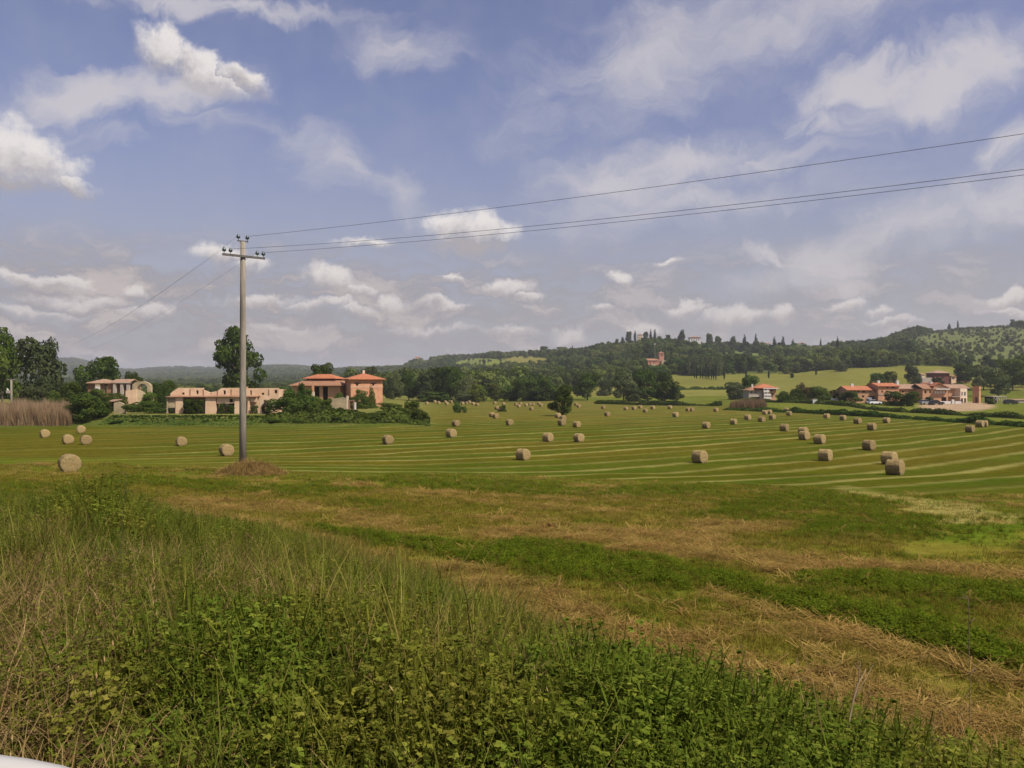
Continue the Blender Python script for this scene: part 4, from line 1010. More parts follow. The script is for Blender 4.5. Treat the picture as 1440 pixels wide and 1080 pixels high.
# ------------------------------------------------------------------ woods on the hills (stuff)
def woods():
    small = [('wood_tree', crown_mesh('wood_tree', 700 + s, ('broad', 'low', 'low', 'low', 'broad', 'low')[s], 1300, .05, M['wood_leaf'], .3)) for s in range(6)]
    LW = lib('wood_kinds', small)
    LF = lib('far_wood_kinds', [('far_wood_tree', crown_mesh('far_wood_tree', 720 + s, 'low', 300, .1, M['far_leaf'], .3)) for s in range(3)])
    LO = lib('olive_kinds', [('olive_tree', crown_mesh('olive_tree', 740 + s, 'low', 700, .065, M['olive_leaf'], .3)) for s in range(3)])
    LP = lib('grove_kinds', [('grove_tree', crown_mesh('grove_tree', 760 + s, 'poplar', 500, .06, M['grey_leaf'])) for s in range(2)])
    n = 60000
    th = RNG.uniform(math.atan((480 - 720) / F), .78, n); D0 = np.sqrt(RNG.uniform(400 ** 2, 1750 ** 2, n)); X = D0 * np.tan(th); Y = D0
    z = terr(X, Y); px, D = polar(X, Y); row = 540 - F * z / D
    start = np.interp(px, [480, 560, 640, 700, 800, 930, 960, 1200, 1260, 1330, 1440, 1800], [420, 380, 370, 420, 560, 560, 625, 650, 650, 640, 600, 560])
    clear = np.zeros(n)
    for m, c in clearings(px, row, D): clear = np.maximum(clear, m)
    vil = ((px - 978) / 14) ** 2 + ((row - 483) / 5) ** 2 < 1
    dens = np.where(clear > .5, .04, 1.0) * (.22 + 1.1 * sstep(.38, .56, fbm(X / 55., Y / 55., 81, 3)))
    gap = (px > 906) & (px < 940) & (D < 850) & (D > 590)
    k = (D > start + (fbm(X / 40., Y / 40., 83, 2) - .5) * 40) & (RNG.uniform(size=n) < dens * .62) & ~vil & ~gap
    k &= ~((px > 560) & (px < 720) & (D < 620) & (fbm(X / 50., Y / 50., 85, 2) < .5))
    s = RNG.uniform(6, 13, n) * (.5 + .9 * fbm(X / 70., Y / 70., 87, 2)) * np.interp(D, [600, 950, 1300], [1.05, .85, .8]) * np.where(clear > .5, .55, 1)
    sc = np.stack([s * .95, s * .95, s * RNG.uniform(.8, 1.25, n)], -1)
    scatter('hillside_woods', np.stack([X, Y, z - .6], -1)[k], rots(k.sum(), .03), sc[k], LW, 6, 'mixed dark green woods covering the hills behind the valley', 'woods')
    # olive groves on the right hill
    gx, gy = np.meshgrid(np.arange(150, 1300, 11.), np.arange(600, 1500, 11.)); gx = gx.ravel() + RNG.normal(0, 5, gx.size); gy = gy.ravel() + RNG.normal(0, 5, gy.size)
    z = terr(gx, gy); px, D = polar(gx, gy); row = 540 - F * z / D
    k = (ell(px, row, 1390, 487, 125, 33) > .3) & (px > 1265) & (D > 650) & (RNG.uniform(size=len(gx)) < .3 + .65 * sstep(.35, .6, fbm(gx / 50., gy / 50., 91, 3)))
    s = RNG.uniform(2.2, 5.0, k.sum())
    scatter('olive_grove', np.stack([gx, gy, z - .3], -1)[k], rots(k.sum(), .03), s, LO, 3, 'grey-green olive trees dotting the right hill slope', 'olive grove')
    # pale poplar grove above the cypress avenue
    m = 260; px = RNG.uniform(966, 1016, m); D = RNG.uniform(625, 680, m); X = (px - 720) / F * D; z = terr(X, D)
    scatter('pale_grove', np.stack([X, D, z - .3], -1), rots(m, .03), np.stack([np.full(m, 5.), np.full(m, 5.), RNG.uniform(11, 16, m)], -1), LP, 2, 'pale grey-green grove behind the cypress avenue', 'grove')
    # distant wooded hills
    n = 42000
    th = RNG.uniform(-.72, .2, n); D0 = np.sqrt(RNG.uniform(1300 ** 2, 5200 ** 2, n)); X = D0 * np.tan(th); Y = D0; z = terr(X, Y); px, D = polar(X, Y); row = 540 - F * z / D
    clear = np.zeros(n)
    for mm, c in clearings(px, row, D): clear = np.maximum(clear, mm)
    k = (clear < .4) & ((px < 560) | (D > 1700)) & (RNG.uniform(size=n) < .25 + .75 * sstep(.4, .55, fbm(X / 200., Y / 200., 93, 3)))
    s = RNG.uniform(12, 22, n) * np.interp(D, [1300, 5000], [.75, 1.4])
    scatter('distant_woods', np.stack([X, Y, z - 1.5], -1)[k], rots(k.sum(), .02), np.stack([s, s, s * .62], -1)[k], LF, 3, 'distant wooded ridges fading blue behind the old farm', 'woods')
    # valley-floor scrub on the left, behind the ruins
    n = 2600; th = RNG.uniform(-.62, -.16, n); D0 = np.sqrt(RNG.uniform(300 ** 2, 1300 ** 2, n)); X = D0 * np.tan(th); Y = D0; z = terr(X, Y)
    k = RNG.uniform(size=n) < .2 + .8 * sstep(.5, .62, fbm(X / 90., Y / 90., 95, 3))
    s = RNG.uniform(4, 8, k.sum())
    scatter('valley_scrub', np.stack([X, Y, z - .4], -1)[k], rots(k.sum(), .03), np.stack([s * 1.2, s * 1.2, s * .7], -1), LW, 6, 'scattered green scrub on the valley floor behind the ruins', 'scrub')
woods()

# ------------------------------------------------------------------ reeds
def reeds(name, px0, px1, D0, D1, n, h, mat, label):
    lb = lib(name + '_kinds', [('reed', blades_mesh('reed', 9, .7, 1.0, .011, .22, .35, M[mat], 800 + s, 3, .2)) for s in range(3)])
    px = RNG.uniform(px0, px1, n); D = RNG.uniform(D0, D1, n); X = (px - 720) / F * D; z = terr(X, D)
    s = h * (.35 + .8 * fbm(px / 7., D / 3., 97, 3) + RNG.uniform(0, .35, n)) * sstep(0, 3, px - px0 + .8) * sstep(0, 4, px1 - px + 1.2)
    return scatter(name, np.stack([X, D, z - .05], -1), rots(n, .1), np.stack([np.full(n, 2.2), np.full(n, 2.2), s], -1), lb, 3, label, 'reeds')
reeds('reed_bed', -40, 99, 142, 148, 5200, 3.7, 'reed', 'tall tan dry reed bed at the far left edge of the field')
reeds('brown_reed_bed', 1027, 1077, 236, 248, 2600, 2.6, 'reed_low', 'low brown reed patch before the balcony house')

# ------------------------------------------------------------------ hay bales
def bale_meshes():
    out = []
    for v in range(3):
        r = np.random.default_rng(900 + v); n, m = 40, 9; L, R = .54, .625
        V = []; Q = []
        rings = [(-L, R * .55), (-L - .01, R * .9), (-L + .03, R * .99)] + [(-L + .06 + (2 * L - .12) * k / (m - 1), R * (1 + .012 * math.sin(k * 2.1 + v))) for k in range(m)] + [(L - .03, R * .99), (L + .01, R * .9), (L, R * .55)]
        for x, rad in rings:
            for k in range(n):
                a = 2 * math.pi * k / n; rr = rad * (1 + r.normal(0, .02)) * (1 + .02 * math.sin(3 * a + v))
                zz = rr * math.sin(a); zz = zz if zz > -R * .9 else -R * .9 + (zz + R * .9) * .3     # flattened where it sits
                V.append((x + r.normal(0, .008), rr * math.cos(a), zz + R * .9 + .02))
        for i in range(len(rings) - 1):
            for k in range(n):
                k2 = (k + 1) % n; Q.append((i * n + k, i * n + k2, (i + 1) * n + k2, (i + 1) * n + k))
        nv = len(V); V += [(-L - .005, 0, R * .9), (L + .005, 0, R * .9)]; T = []
        for k in range(n):
            k2 = (k + 1) % n; T.append((nv, k2, k)); b = (len(rings) - 1) * n; T.append((nv + 1, b + k, b + k2))
        # loose straw sticking out
        for i in range(520):
            a = r.uniform(0, 6.28); x = r.uniform(-L, L); p = np.array([x, R * math.cos(a), R * math.sin(a) + R * .9]); dd = np.array([r.normal(0, .5), math.cos(a) * .5 - math.sin(a) * r.normal(0, 1), math.sin(a) * .5 + math.cos(a) * r.normal(0, 1)]); dd = dd / np.linalg.norm(dd) * .09
            b = len(V); V += [tuple(p - [.006, 0, 0]), tuple(p + [.006, 0, 0]), tuple(p + dd)]; T.append((b, b + 1, b + 2))
        out.append(mesh_np('hay_bale', V, Q, M['hay'], None, True, T))
    return out
BALE = bale_meshes()
_bi = 0
def bale(px, row, label, group=None):
    global _bi
    X, Y, z = hit(px, row)
    o = link('hay_bale', BALE[_bi % 3], loc=(X, Y, z - .02)); _bi += 1
    o.rotation_euler = (0, 0, -math.radians(50) + random.uniform(-.14, .14))
    s = random.uniform(.96, 1.06) * float(np.interp(Y, [120, 260], [1, .9])); o.scale = (s, s, s)
    tag(o, label, 'hay bale', group or 'round hay bales on the mown field')

for px, row, lab in (
 (98, 664, 'biggest round bale, seen end-on behind the weeds at the left'), (63, 615, 'round bale seen end-on in front of the tan reed bed'),
 (95.5, 624, 'left bale of the pair seen end-on below the dark shrub'), (121, 625, 'right bale of the pair below the dark shrub, with a shadow at its left foot'), (114, 609, 'round bale seen end-on at the foot of the big dark shrub'),
 (255, 627, 'round bale below the left end of the pink ruin'), (318.5, 641, 'round bale just left of the concrete pole'), (545.5, 624.5, 'round bale alone below the field-edge thicket'),
 (634.5, 615, 'round bale below the pair of small field bushes'), (641, 599.5, 'small bale nearest below the pair of small field bushes'), (735.5, 647, 'large round bale in the centre of the striped field'),
 (770.5, 621, 'left bale of the equal pair beyond the large central bale'), (814, 621.5, 'right bale of the equal pair beyond the large central bale'), (790, 598.5, 'lowest bale of the three stacked up the picture by the single field tree'),
 (791.5, 592, 'middle bale of the three by the single field tree'), (784.5, 587.5, 'uppermost pinkish bale of the three touching the single field tree'), (811, 601, 'bale right of the three by the single field tree'),
 (716.5, 598, 'bale alone between the tiny dark bush and the single field tree'), (692, 586.5, 'left bale of the touching pair below the tiny dark bush'), (697, 588.5, 'right bale of the touching pair below the tiny dark bush'),
 (698.8, 576, 'upper bale of two immediately left of the tiny dark bush'), (702.8, 578.5, 'lower bale of two immediately left of the tiny dark bush'), (854, 585.5, 'bale in the green field below the pale meadow gap'),
 (950, 586.5, 'dark small bale below the right foot of the biggest tree group'), (993, 602.5, 'bale at the left of the line of four leading to the balcony house'), (1031.5, 597, 'second bale of the line of four leading to the balcony house'),
 (1051.5, 590.5, 'uppermost bale of the line of four leading to the balcony house'), (1071, 593.5, 'lower right bale of the line of four leading to the balcony house'), (1086, 590, 'bale just below the two pale bales before the brown reeds'),
 (1075.5, 583, 'left one of two pale bales below the brown reed patch'), (1082, 582, 'right one of two pale bales below the brown reed patch'), (1105.5, 579, 'upper pale bale of two right of the brown reed patch'), (1109.7, 584.5, 'lower pale bale of two right of the brown reed patch'),
 (1103, 606.5, 'bale alone left of the overlapping bale pair'), (1129.5, 612, 'rear bale of the overlapping pair right of centre'), (1131, 618.5, 'front bale of the overlapping pair right of centre'), (1152.5, 624, 'bale right of the overlapping pair, lower down'),
 (1160.5, 648, 'bale with a dark foot and long pale row, left of the near right pair'), (984, 651, 'large bale showing its curled side and right end, centre right'), (1162.5, 588.5, 'small pale bale near the hedgerow, left of two far apart'), (1185.5, 591, 'small pale bale near the hedgerow, right of two far apart'),
 (1206, 596, 'dark small bale close to the nearer hedgerow'), (1246.5, 595, 'small whitish bale close to the nearer hedgerow below the twin trees'), (1226, 605, 'bale below the twin round trees, on a green strip'), (1222, 633, 'bale upper left of the overlapping near right pair'),
 (1250.5, 653, 'rear bale of the overlapping near right pair'), (1258.5, 668, 'nearest bale on the right, in front of another bale'), (1364, 608, 'greyish bale below the right end of the nearer hedgerow'), (1378, 600.5, 'left one of two whitish bales against the nearer hedgerow'), (1384, 600, 'right one of two whitish bales against the nearer hedgerow')):
    bale(px, row, lab)
def bale_line(lst, what):
    for i, (px, row) in enumerate(sorted(lst)):
        bale(px, row, 'tiny pale bale, %s from the left %s' % (ORD[i] if i < len(ORD) else str(i + 1), what))
bale_line([(600.5, 569), (611.7, 566.5), (617, 568), (626.5, 567), (628.5, 569.5), (634.5, 567), (650.5, 569), (656, 568.5), (660, 567.2), (665.5, 569.5), (671, 571)], 'along the far field edge before the wood')
bale_line([(695.8, 568.5), (708, 569.5)], 'of two above the tiny dark bush')
bale_line([(725.4, 570.3), (729.6, 573), (732, 569.3), (740, 571.5), (745, 570.3), (749.5, 570.3), (747.5, 577), (758, 569.3), (760.8, 572)], 'along the far edge before the dark thicket')
bale_line([(810, 570.5), (814, 573.2), (848.5, 575), (880, 576.7), (891.7, 576.3), (900.5, 574.5), (907.5, 580), (918, 575.5), (942, 575), (967.5, 578.5), (972.8, 578.5), (1006.7, 579)], 'between the field tree and the brown reeds')

# ------------------------------------------------------------------ power line
PX, PY, PZ = at(341.5, 50.0); PZ = -(660 - 540) / F * 50.0
pole = tag(empty('power_pole', (PX, PY, PZ - .25)), 'tall grey concrete power pole with one crossarm in the hay field', 'power pole')
HP = (540 - 340) / F * 50.0 - (PZ - .25)
MB().tube([(0, 0, -.4), (0, 0, HP * .3), (0, 0, HP * .7), (0, 0, HP)], [.225, .21, .18, .155], 14).build('shaft', M['concrete'], pole, True)
ca = math.radians(40); cd = Vector((math.cos(ca), math.sin(ca), 0)); cn = Vector((-cd.y, cd.x, 0)); zc = HP - .95
mb = MB(); off = -cn * .2
for (a, b, z0, z1) in ((-1.36, 1.36, zc - .07, zc + .07),):
    p = [off + cd * a - cn * .05, off + cd * b - cn * .05, off + cd * b + cn * .05, off + cd * a + cn * .05]
    mb.hexa([(q.x, q.y, z0) for q in p] + [(q.x, q.y, z1) for q in p])
mb.build('crossarm', M['steel'], pole)
mb = MB(); p = [cd * -.34 - cn * .06, cd * .34 - cn * .06, cd * .34 + cn * .06, cd * -.34 + cn * .06]
mb.hexa([(q.x, q.y, HP) for q in p] + [(q.x, q.y, HP + .07) for q in p]); mb.build('top_bracket', M['steel'], pole)
prof = [(.016, 0), (.018, .12), (.09, .13), (.122, .18), (.122, .25), (.09, .31), (.05, .35), (.06, .38), (.025, .4)]
INS = [(-.29, HP + .07, 0), (.29, HP + .07, 0), (-1.26, zc + .07, .2), (-.86, zc + .07, .2), (.86, zc + .07, .2), (1.26, zc + .07, .2)]
inp = []
for a, zz, o_ in INS:
    q = cd * a - cn * o_
    MB().lathe(prof, 14, (q.x, q.y, zz - .01)).build('insulator', M['insul'], pole, True); inp.append(Vector((PX + q.x, PY + q.y, PZ - .25 + zz + .3)))

def wire(A, B, sag, label, r=.0105, n=40):
    A = Vector(A); B = Vector(B); pts = []
    for k in range(n + 1):
        t = k / n; p = A.lerp(B, t); p.z -= sag * 4 * t * (1 - t); pts.append(p - A)
    o = MB().tube(pts, r, 6).build('power_wire', M['wire'], None, True, loc=tuple(A)); tag(o, label, 'power wire', 'wires of the power line')
E = Vector((51.8, 3.6, 0))
# targets measured at the right edge of the photograph
for i, (ins, row_r, lab) in enumerate(((1, 188, 'uppermost dark wire running from the pole top to the right'), (3, 238, 'middle dark wire running from the crossarm to the right'), (5, 246, 'lowest dark wire running from the crossarm to the right'))):
    A = inp[ins]; off = (A - inp[1]); off.z = 0
    B = Vector((51.8, 3.6, 0)) + off * (1.0 if i else 1.0)
    # where the span crosses the right edge of view the height must be (540-row)/F * Y
    dx, dy = B.x - A.x, B.y - A.y; k_ = 720 / F; t = (k_ * A.y - A.x) / (dx - k_ * dy); Yc = A.y + dy * t
    zc_ = (540 - row_r) / F * Yc
    B.z = A.z; sag = (A.z + (B.z - A.z) * t - zc_) / (4 * t * (1 - t))
    wire(A, B, sag, lab)
for ins, B, lab in ((0, (-131, 222, 10.5), 'uppermost thin wire running from the pole to the distant trees on the left'), (2, (-133.5, 220, 9.2), 'middle thin wire running from the pole to the distant trees on the left'), (4, (-129, 224, 9.0), 'lowest thin wire running from the pole to the distant trees on the left')):
    wire(inp[ins], B, 2.4, lab, .005)

# heap of withered grass round the pole foot
def heap(name, px, D, w, h, n, label, mat='dry', sq=1.0, dz=0.0, loc=None, blade=(.25, .6)):
    X, Y, z = loc or at(px, D); r = RNG; V = []; Q = []; tint = []
    nr, na = 8, 26
    for i in range(nr + 1):
        rr = i / nr
        for k in range(na):
            a = 2 * math.pi * k / na; hh = h * (1 - rr ** 2) * (.7 + .5 * math.sin(a * 2 + .6) ** 2) - .12 * rr
            V.append((w * rr * math.cos(a), w * .6 * rr * math.sin(a), hh))
    for i in range(nr):
        for k in range(na):
            k2 = (k + 1) % na; Q.append((i * na + k, i * na + k2, (i + 1) * na + k2, (i + 1) * na + k)); tint.append(.1)
    for i in range(n):
        a = r.uniform(0, 6.283); rr = math.sqrt(r.uniform()); hh = h * (1 - rr ** 2) * (.7 + .5 * math.sin(a * 2 + .6) ** 2) - .12 * rr
        p = np.array([w * rr * math.cos(a), w * .6 * rr * math.sin(a), hh - .02]); b = r.uniform(0, 6.283); L = r.uniform(*blade); el = r.uniform(.1, 1.35)
        d = np.array([math.cos(b) * math.cos(el), math.sin(b) * math.cos(el), math.sin(el)]) * L; s = np.array([-math.sin(b), math.cos(b), 0]) * .008
        t = r.uniform(); k = len(V); q = p + d * .55; e = p + d * .9 + np.array([math.cos(b), math.sin(b), -1]) * L * .15
        V += [p - s, p + s, q + s * .7, q - s * .7, e]; Q.append((k, k + 1, k + 2, k + 3)); Q.append((k + 3, k + 2, k + 4, k + 4)); tint += [t, t]
    Q = [q for q in Q]; T = [(q[0], q[1], q[2]) for q in Q if q[2] == q[3]]; Q2 = [q for q in Q if q[2] != q[3]]
    tt = [x for x, q in zip(tint, Q) if q[2] != q[3]] + [x for x, q in zip(tint, Q) if q[2] == q[3]]
    me = mesh_np(name, V, Q2, M[mat], {'tint': ('FACE', 'FLOAT', np.array(tt, np.float32))}, False, T)
    o = link(name, me, loc=(X, Y, z + dz)); tag(o, label, 'grass heap'); return o
M['heap'] = leaf_mat('heap', (.19, .115, .04), (.34, .225, .085), .35, .1)
heap('grass_heap', 350, 48.6, 2.3, .75, 5200, 'brown heap of withered grass around the foot of the concrete pole', 'heap', loc=(at(352, 48.6)[0], 48.6, at(352, 48.6)[2] - .05))
heap('grass_heap', 508, 40.5, 1.1, .16, 900, 'low tan heap of hay on the headland right of the pole', 'straw', blade=(.1, .3))
heap('grass_heap', 772, 22.5, .45, .16, 500, 'small tan heap of straw beyond the green strip', 'straw', blade=(.08, .22))
heap('grass_heap', 835, 41.5, .8, .12, 500, 'thin pale heap of hay at the edge of the striped field', 'straw', blade=(.1, .3))

# ------------------------------------------------------------------ buildings
def site(name, px, D, label, cat, yaw=0.0, dz=0.0, group=None):
    X, Y, z = at(px, D)
    return tag(empty(name, (X, Y, z + dz), yaw), label, cat, group), D / F

def windows(root, specs, y, depth=.25, frame=None, face='y', mat='glass'):
    """panes set back in their openings; specs (x0,x1,z0,z1)"""
    for (a, b, c, d) in specs:
        if face == 'y': w = MB().box(a, b, y + depth, y + depth + .05, c, d)
        else: w = MB().box(y - depth - .05, y - depth, a, b, c, d)
        w = w.build('window', M[mat], root)
        if frame:
            f = MB(); t = .1
            if face == 'y':
                for q in ((a - t, a, c - t, d + t), (b, b + t, c - t, d + t), (a, b, d, d + t), (a, b, c - t, c)): f.box(q[0], q[1], y - .04, y + .1, q[2], q[3])
            else:
                for q in ((a - t, a, c - t, d + t), (b, b + t, c - t, d + t), (a, b, d, d + t), (a, b, c - t, c)): f.box(y - .1, y + .04, q[0], q[1], q[2], q[3])
            f.build('frame', M[frame], w)

def house_walls(root, W, Dp, H, front, right, mat, t=.35, name='wall', x0=0, y0=0, z0=0, left=(), back=()):
    mb = MB()
    mb.wall((x0, y0), (1, 0), W, z0 - .6, H, t, front)                       # front, thickness inwards (+y)
    mb.wall((x0 + W, y0 + t), (0, 1), Dp - 2 * t, z0 - .6, H, t, right)        # right, inwards is -x
    mb.wall((x0 + W, y0 + Dp), (-1, 0), W, z0 - .6, H, t, back)
    mb.wall((x0, y0 + Dp - t), (0, -1), Dp - 2 * t, z0 - .6, H, t, left)
    return mb.build(name, M[mat], root)

def ruins():
    s = 152 / F
    # --- long pink roofless barn, px 233..387
    X0 = 233; root, _ = site('ruined_barn', X0, 153.2, 'long roofless pink barn ruin with pillared openings and small windows', 'ruin', yaw=0.02)
    u = lambda px: (px - X0) * s
    zz = lambda row: (583.3 - row) * s
    top = [(u(231.8), zz(555)), (u(236), zz(551.5)), (u(243), zz(547)), (u(278.6), zz(547)), (u(279), zz(550)), (u(288), zz(553.5)), (u(299), zz(551.5)), (u(305), zz(547.3)), (u(340), zz(546.8)), (u(341), zz(547.6)), (u(387), zz(547))]
    ops = [(u(248), u(252), zz(556.6), zz(553.6)), (u(268.6), u(272), zz(556), zz(550.4)), (u(288.6), u(291.4), zz(556.2), zz(553.6) - .2), (u(307.6), u(311), zz(556.5), zz(550.5)), (u(346), u(348.4), zz(557), zz(550.5)), (u(362.5), u(366), zz(557), zz(554)), (u(381), u(385), zz(555), zz(550))]
    mb = MB(); L = u(387) - u(231.8)
    sh = lambda lst: [(a - u(231.8), b - u(231.8)) + tuple(q) for (a, b, *q) in lst]
    mb.wall((u(231.8), 2.6), (1, 0), L, -.5, [(a - u(231.8), b) for a, b in top], .5, sh(ops) + sh([(u(300), u(306), -.5, 1.7), (u(322), u(327), .6, 1.9)]))
    mb.wall((u(387), 3.1), (0, 1), 6, -.5, zz(549), .5); mb.wall((u(231.8) + .5, 9.1), (0, -1), 6, -.5, zz(553), .5)
    mb.build('upper_wall', M['pink_plaster'], root)
    for a, b, c, d in ops: MB().box(a - .05, b + .05, 3.3, 3.4, c - .1, d + .1).build('window', M['dark_wood'], root)  # dark panels behind the openings stand in for the shaded interior
    for a in (260.2, 279.2, 299.3, 319, 373):     # dark strips added in place of the wall's vertical cracks
        MB().box(u(a) - .09, u(a) + .09, 2.53, 2.6, zz(557.5), zz(550.5 if a in (299.3,) else 549)).build('crack_strip', M['stone_red'], root)
    MB().box(u(340) - .25, u(340) + .25, 2.7, 3.2, zz(547.2), zz(545.2)).build('chimney_stub', M['brick_pale'], root)
    # front arcade: pillars, lintel
    for a, b, t_, m in ((234, 236.2, 560, 'stone'), (246.5, 257, 560, 'pink_plaster'), (288.5, 303.5, 560, 'pink_plaster'), (329.5, 337.5, 560, 'pink_plaster'), (348, 351, 561, 'pink_plaster'), (366, 374.5, 566, 'cream')):
        MB().hexa([(u(a), 0, -.5), (u(b), 0, -.5), (u(b), .7, -.5), (u(a), .7, -.5), (u(a) + .06, .03, zz(t_)), (u(b) - .05, .03, zz(t_)), (u(b) - .05, .68, zz(t_)), (u(a) + .06, .68, zz(t_))]).build('pillar', M[m], root)
    mb = MB(); mb.wall((u(304), .2), (1, 0), u(329) - u(304), zz(569), zz(560.05), .3, [(u(322) - u(304), u(327) - u(304), zz(567), zz(562.5))]); mb.wall((u(338), .2), (1, 0), u(347.8) - u(338), zz(566), zz(560.05), .3); mb.wall((u(351.2), .25), (1, 0), u(361) - u(351.2), zz(567), zz(561.05), .3)
    mb.build('hanging_wall', M['pink_plaster'], root)
    MB().wall((u(236.4), .15), (1, 0), u(246.3) - u(236.4), zz(575), zz(561), .3).build('bay_wall', M['stone'], root)
    MB().box(u(310), u(322), .4, .5, zz(571.7), zz(571)).build('rail', M['white'], root)
    # remains of the lean-to roof sloping from the wall
    mb = MB()
    for a, b, r0, r1 in ((233, 287.9, 560.2, 558.9), (288.1, 328, 560, 558.6), (328.2, 361, 560.2, 558.9)):
        mb.hexa([(u(a), -.35, zz(r0)), (u(b), -.35, zz(r0) + .05), (u(b), 2.56, zz(r1)), (u(a), 2.56, zz(r1)), (u(a), -.35, zz(r0) + .1), (u(b), -.35, zz(r0) + .12), (u(b), 2.56, zz(r1) + .1), (u(a), 2.56, zz(r1) + .1)])
    mb.build('lean_to_roof', M['tile_old'], root)

    # --- red brick ruins, px 118..183 at D 200
    s2 = 200 / F; root, _ = site('ruined_house', 118, 200, 'red brick house ruin with collapsed twin roofs and porch posts', 'ruin')
    b0 = 540 - F * root.location.z / 200
    u2 = lambda px: (px - 118) * s2; z2 = lambda row: (b0 - row) * s2
    mb = MB(); mb.wall((u2(119), 1.5), (1, 0), u2(158) - u2(119), -.5, z2(539.4), .4, [(u2(129) - u2(119), u2(131) - u2(119), 2, z2(541)), (u2(142.5) - u2(119), u2(145.5) - u2(119), .5, z2(540.5))])
    mb.wall((u2(119) + .4, 7.5), (0, -1), 5.5, -.5, z2(539.4), .4); mb.wall((u2(158), 2), (0, 1), 5.5, -.5, z2(539.4), .4); mb.build('wall', M['stone_red'], root)
    mb = MB(); mb.wall((u2(160.2), 6.5), (1, 0), u2(180) - u2(160.2), -.5, z2(538.5), .4); mb.build('back_wall', M['stone_red'], root)
    MB().hip(u2(118), u2(150), .8, 8.2, z2(539.3), 1.0).build('roof', M['tile_tan'], root)
    MB().gable(u2(152), u2(179), .8, 7.4, z2(538.9), .9).build('roof', M['tile_tan'], root)
    for a in (158.3, 168.4, 177.2):
        MB().box(u2(a) - .35, u2(a) + .35, .9, 1.5, -.5, z2(537.9)).build('porch_post', M['grey_plaster'], root)
    MB().box(u2(160), u2(181), .7, 1.6, z2(538.8) + .01, z2(538) + .01).build('porch_beam', M['grey_plaster'], root)
    MB().box(u2(132), u2(137.5), .6, 1.2, z2(549), z2(543.5)).build('white_patch', M['white'], root)
    MB().wall((u2(131), .9), (1, 0), u2(138) - u2(131), z2(543.4), z2(539), .3).build('gable_stub', M['stone'], root)

    # --- stone arch
    s3 = 185 / F; root, _ = site('ruined_arch', 186, 185, 'free-standing ruined stone arch beside the pink wall fragment', 'ruin')
    b0 = 540 - F * root.location.z / 185; h = lambda row: (b0 - row) * s3
    W = 26 * s3; R = 7.2 * s3; cx = 14.3 * s3; zs = h(547)
    poly_o = [(0, -.5), (0, h(541)), (3.2 * s3, h(538)), (9 * s3, h(536.3)), (16 * s3, h(536.3)), (23 * s3, h(539)), (26.5 * s3, h(543.5)), (W, -.5)]
    mb = MB(); xs = list(np.linspace(0, W, 27)); tx = [p[0] for p in poly_o[1:-1]]; tz = [p[1] for p in poly_o[1:-1]]
    for a, b in zip(xs[:-1], xs[1:]):
        m = (a + b) / 2; lo = -.5
        if abs(m - cx) < R: lo = zs + math.sqrt(R * R - (m - cx) ** 2)
        ta, tb = np.interp(a, tx, tz), np.interp(b, tx, tz)
        mb.hexa([(a, 0, lo), (b, 0, lo), (b, .9, lo), (a, .9, lo), (a, 0, ta), (b, 0, tb), (b, .9, tb), (a, .9, ta)])
    mb.build('arch_wall', M['stone'], root)
    # --- pink wall fragment
    s4 = 168 / F; root, _ = site('wall_fragment', 176.5, 168, 'pink broken wall fragment standing before the ruined arch', 'ruin', yaw=.1)
    b0 = 540 - F * root.location.z / 168; h = lambda row: (b0 - row) * s4
    MB().wall((0, 0), (1, 0), 14.7 * s4, -.5, [(0, h(549.5)), (2, h(547.5)), (14.7 * s4, h(546.8))], .45).build('front_wall', M['pink_plaster'], root)
    MB().wall((14.7 * s4, .45), (.75, .66), 3.6, -.5, [(0, h(547)), (1.2, h(550)), (2.3, h(556)), (3.6, h(559))], .4).build('side_wall', M['stone'], root)
    # --- ruined end wall near the field
    s5 = 153 / F; root, _ = site('wall_fragment', 151, 153.5, 'yellowish broken end wall with a dark doorway at the field edge', 'ruin')
    b0 = 540 - F * root.location.z / 153.5; h = lambda row: (b0 - row) * s5
    MB().wall((9 * s5, 0), (1, 0), 16.5 * s5, -.5, [(0, h(566.5)), (.9, h(565)), (1.9, h(568)), (16.5 * s5, h(576))], .5).build('gable_wall', M['stone'], root)
    MB().wall((0, .3), (1, 0), 8.9 * s5, -.5, h(566), .4, [(3.5 * s5, 8 * s5, -.5, h(568.5))]).build('side_wall', M['stone_red'], root)
    MB().hexa([(-.3, -.4, h(565.9)), (10.4 * s5, -.4, h(564.7)), (10.4 * s5, 3, h(562.5)), (-.3, 3, h(563)), (-.3, -.4, h(564.8)), (10.4 * s5, -.4, h(563.6)), (10.4 * s5, 3, h(561.5)), (-.3, 3, h(562))]).build('roof_remnant', M['tile_tan'], root)
    # --- crumbling wall below the farmhouse
    s6 = 160 / F; root, _ = site('wall_fragment', 466, 160, 'crumbling yellow stone wall with pale pillars below the farmhouse', 'ruin')
    b0 = 540 - F * root.location.z / 160; h = lambda row: (b0 - row) * s6
    MB().wall((0, 0), (1, 0), 21 * s6, -.5, [(0, h(560.5)), (2.2, h(558.8)), (21 * s6, h(559.5))], .5).build('stone_wall', M['stone'], root)
    MB().box(21.2 * s6, 23.4 * s6, -.1, .5, -.5, h(556.5)).build('pillar', M['cream'], root)
    MB().wall((23.6 * s6, .1), (1, 0), 8.5 * s6, -.5, h(562.5), .4, [(2 * s6, 7 * s6, -.5, h(564))]).build('side_wall', M['stone_red'], root)
    MB().box(32.3 * s6, 34.2 * s6, 0, .5, -.5, h(566)).build('pillar', M['white'], root)
    root, s7 = site('masonry_pillar', 439.5, 168, 'slim pale masonry pillar standing in front of the lower red roof', 'pillar')
    b0 = 540 - F * root.location.z / 168
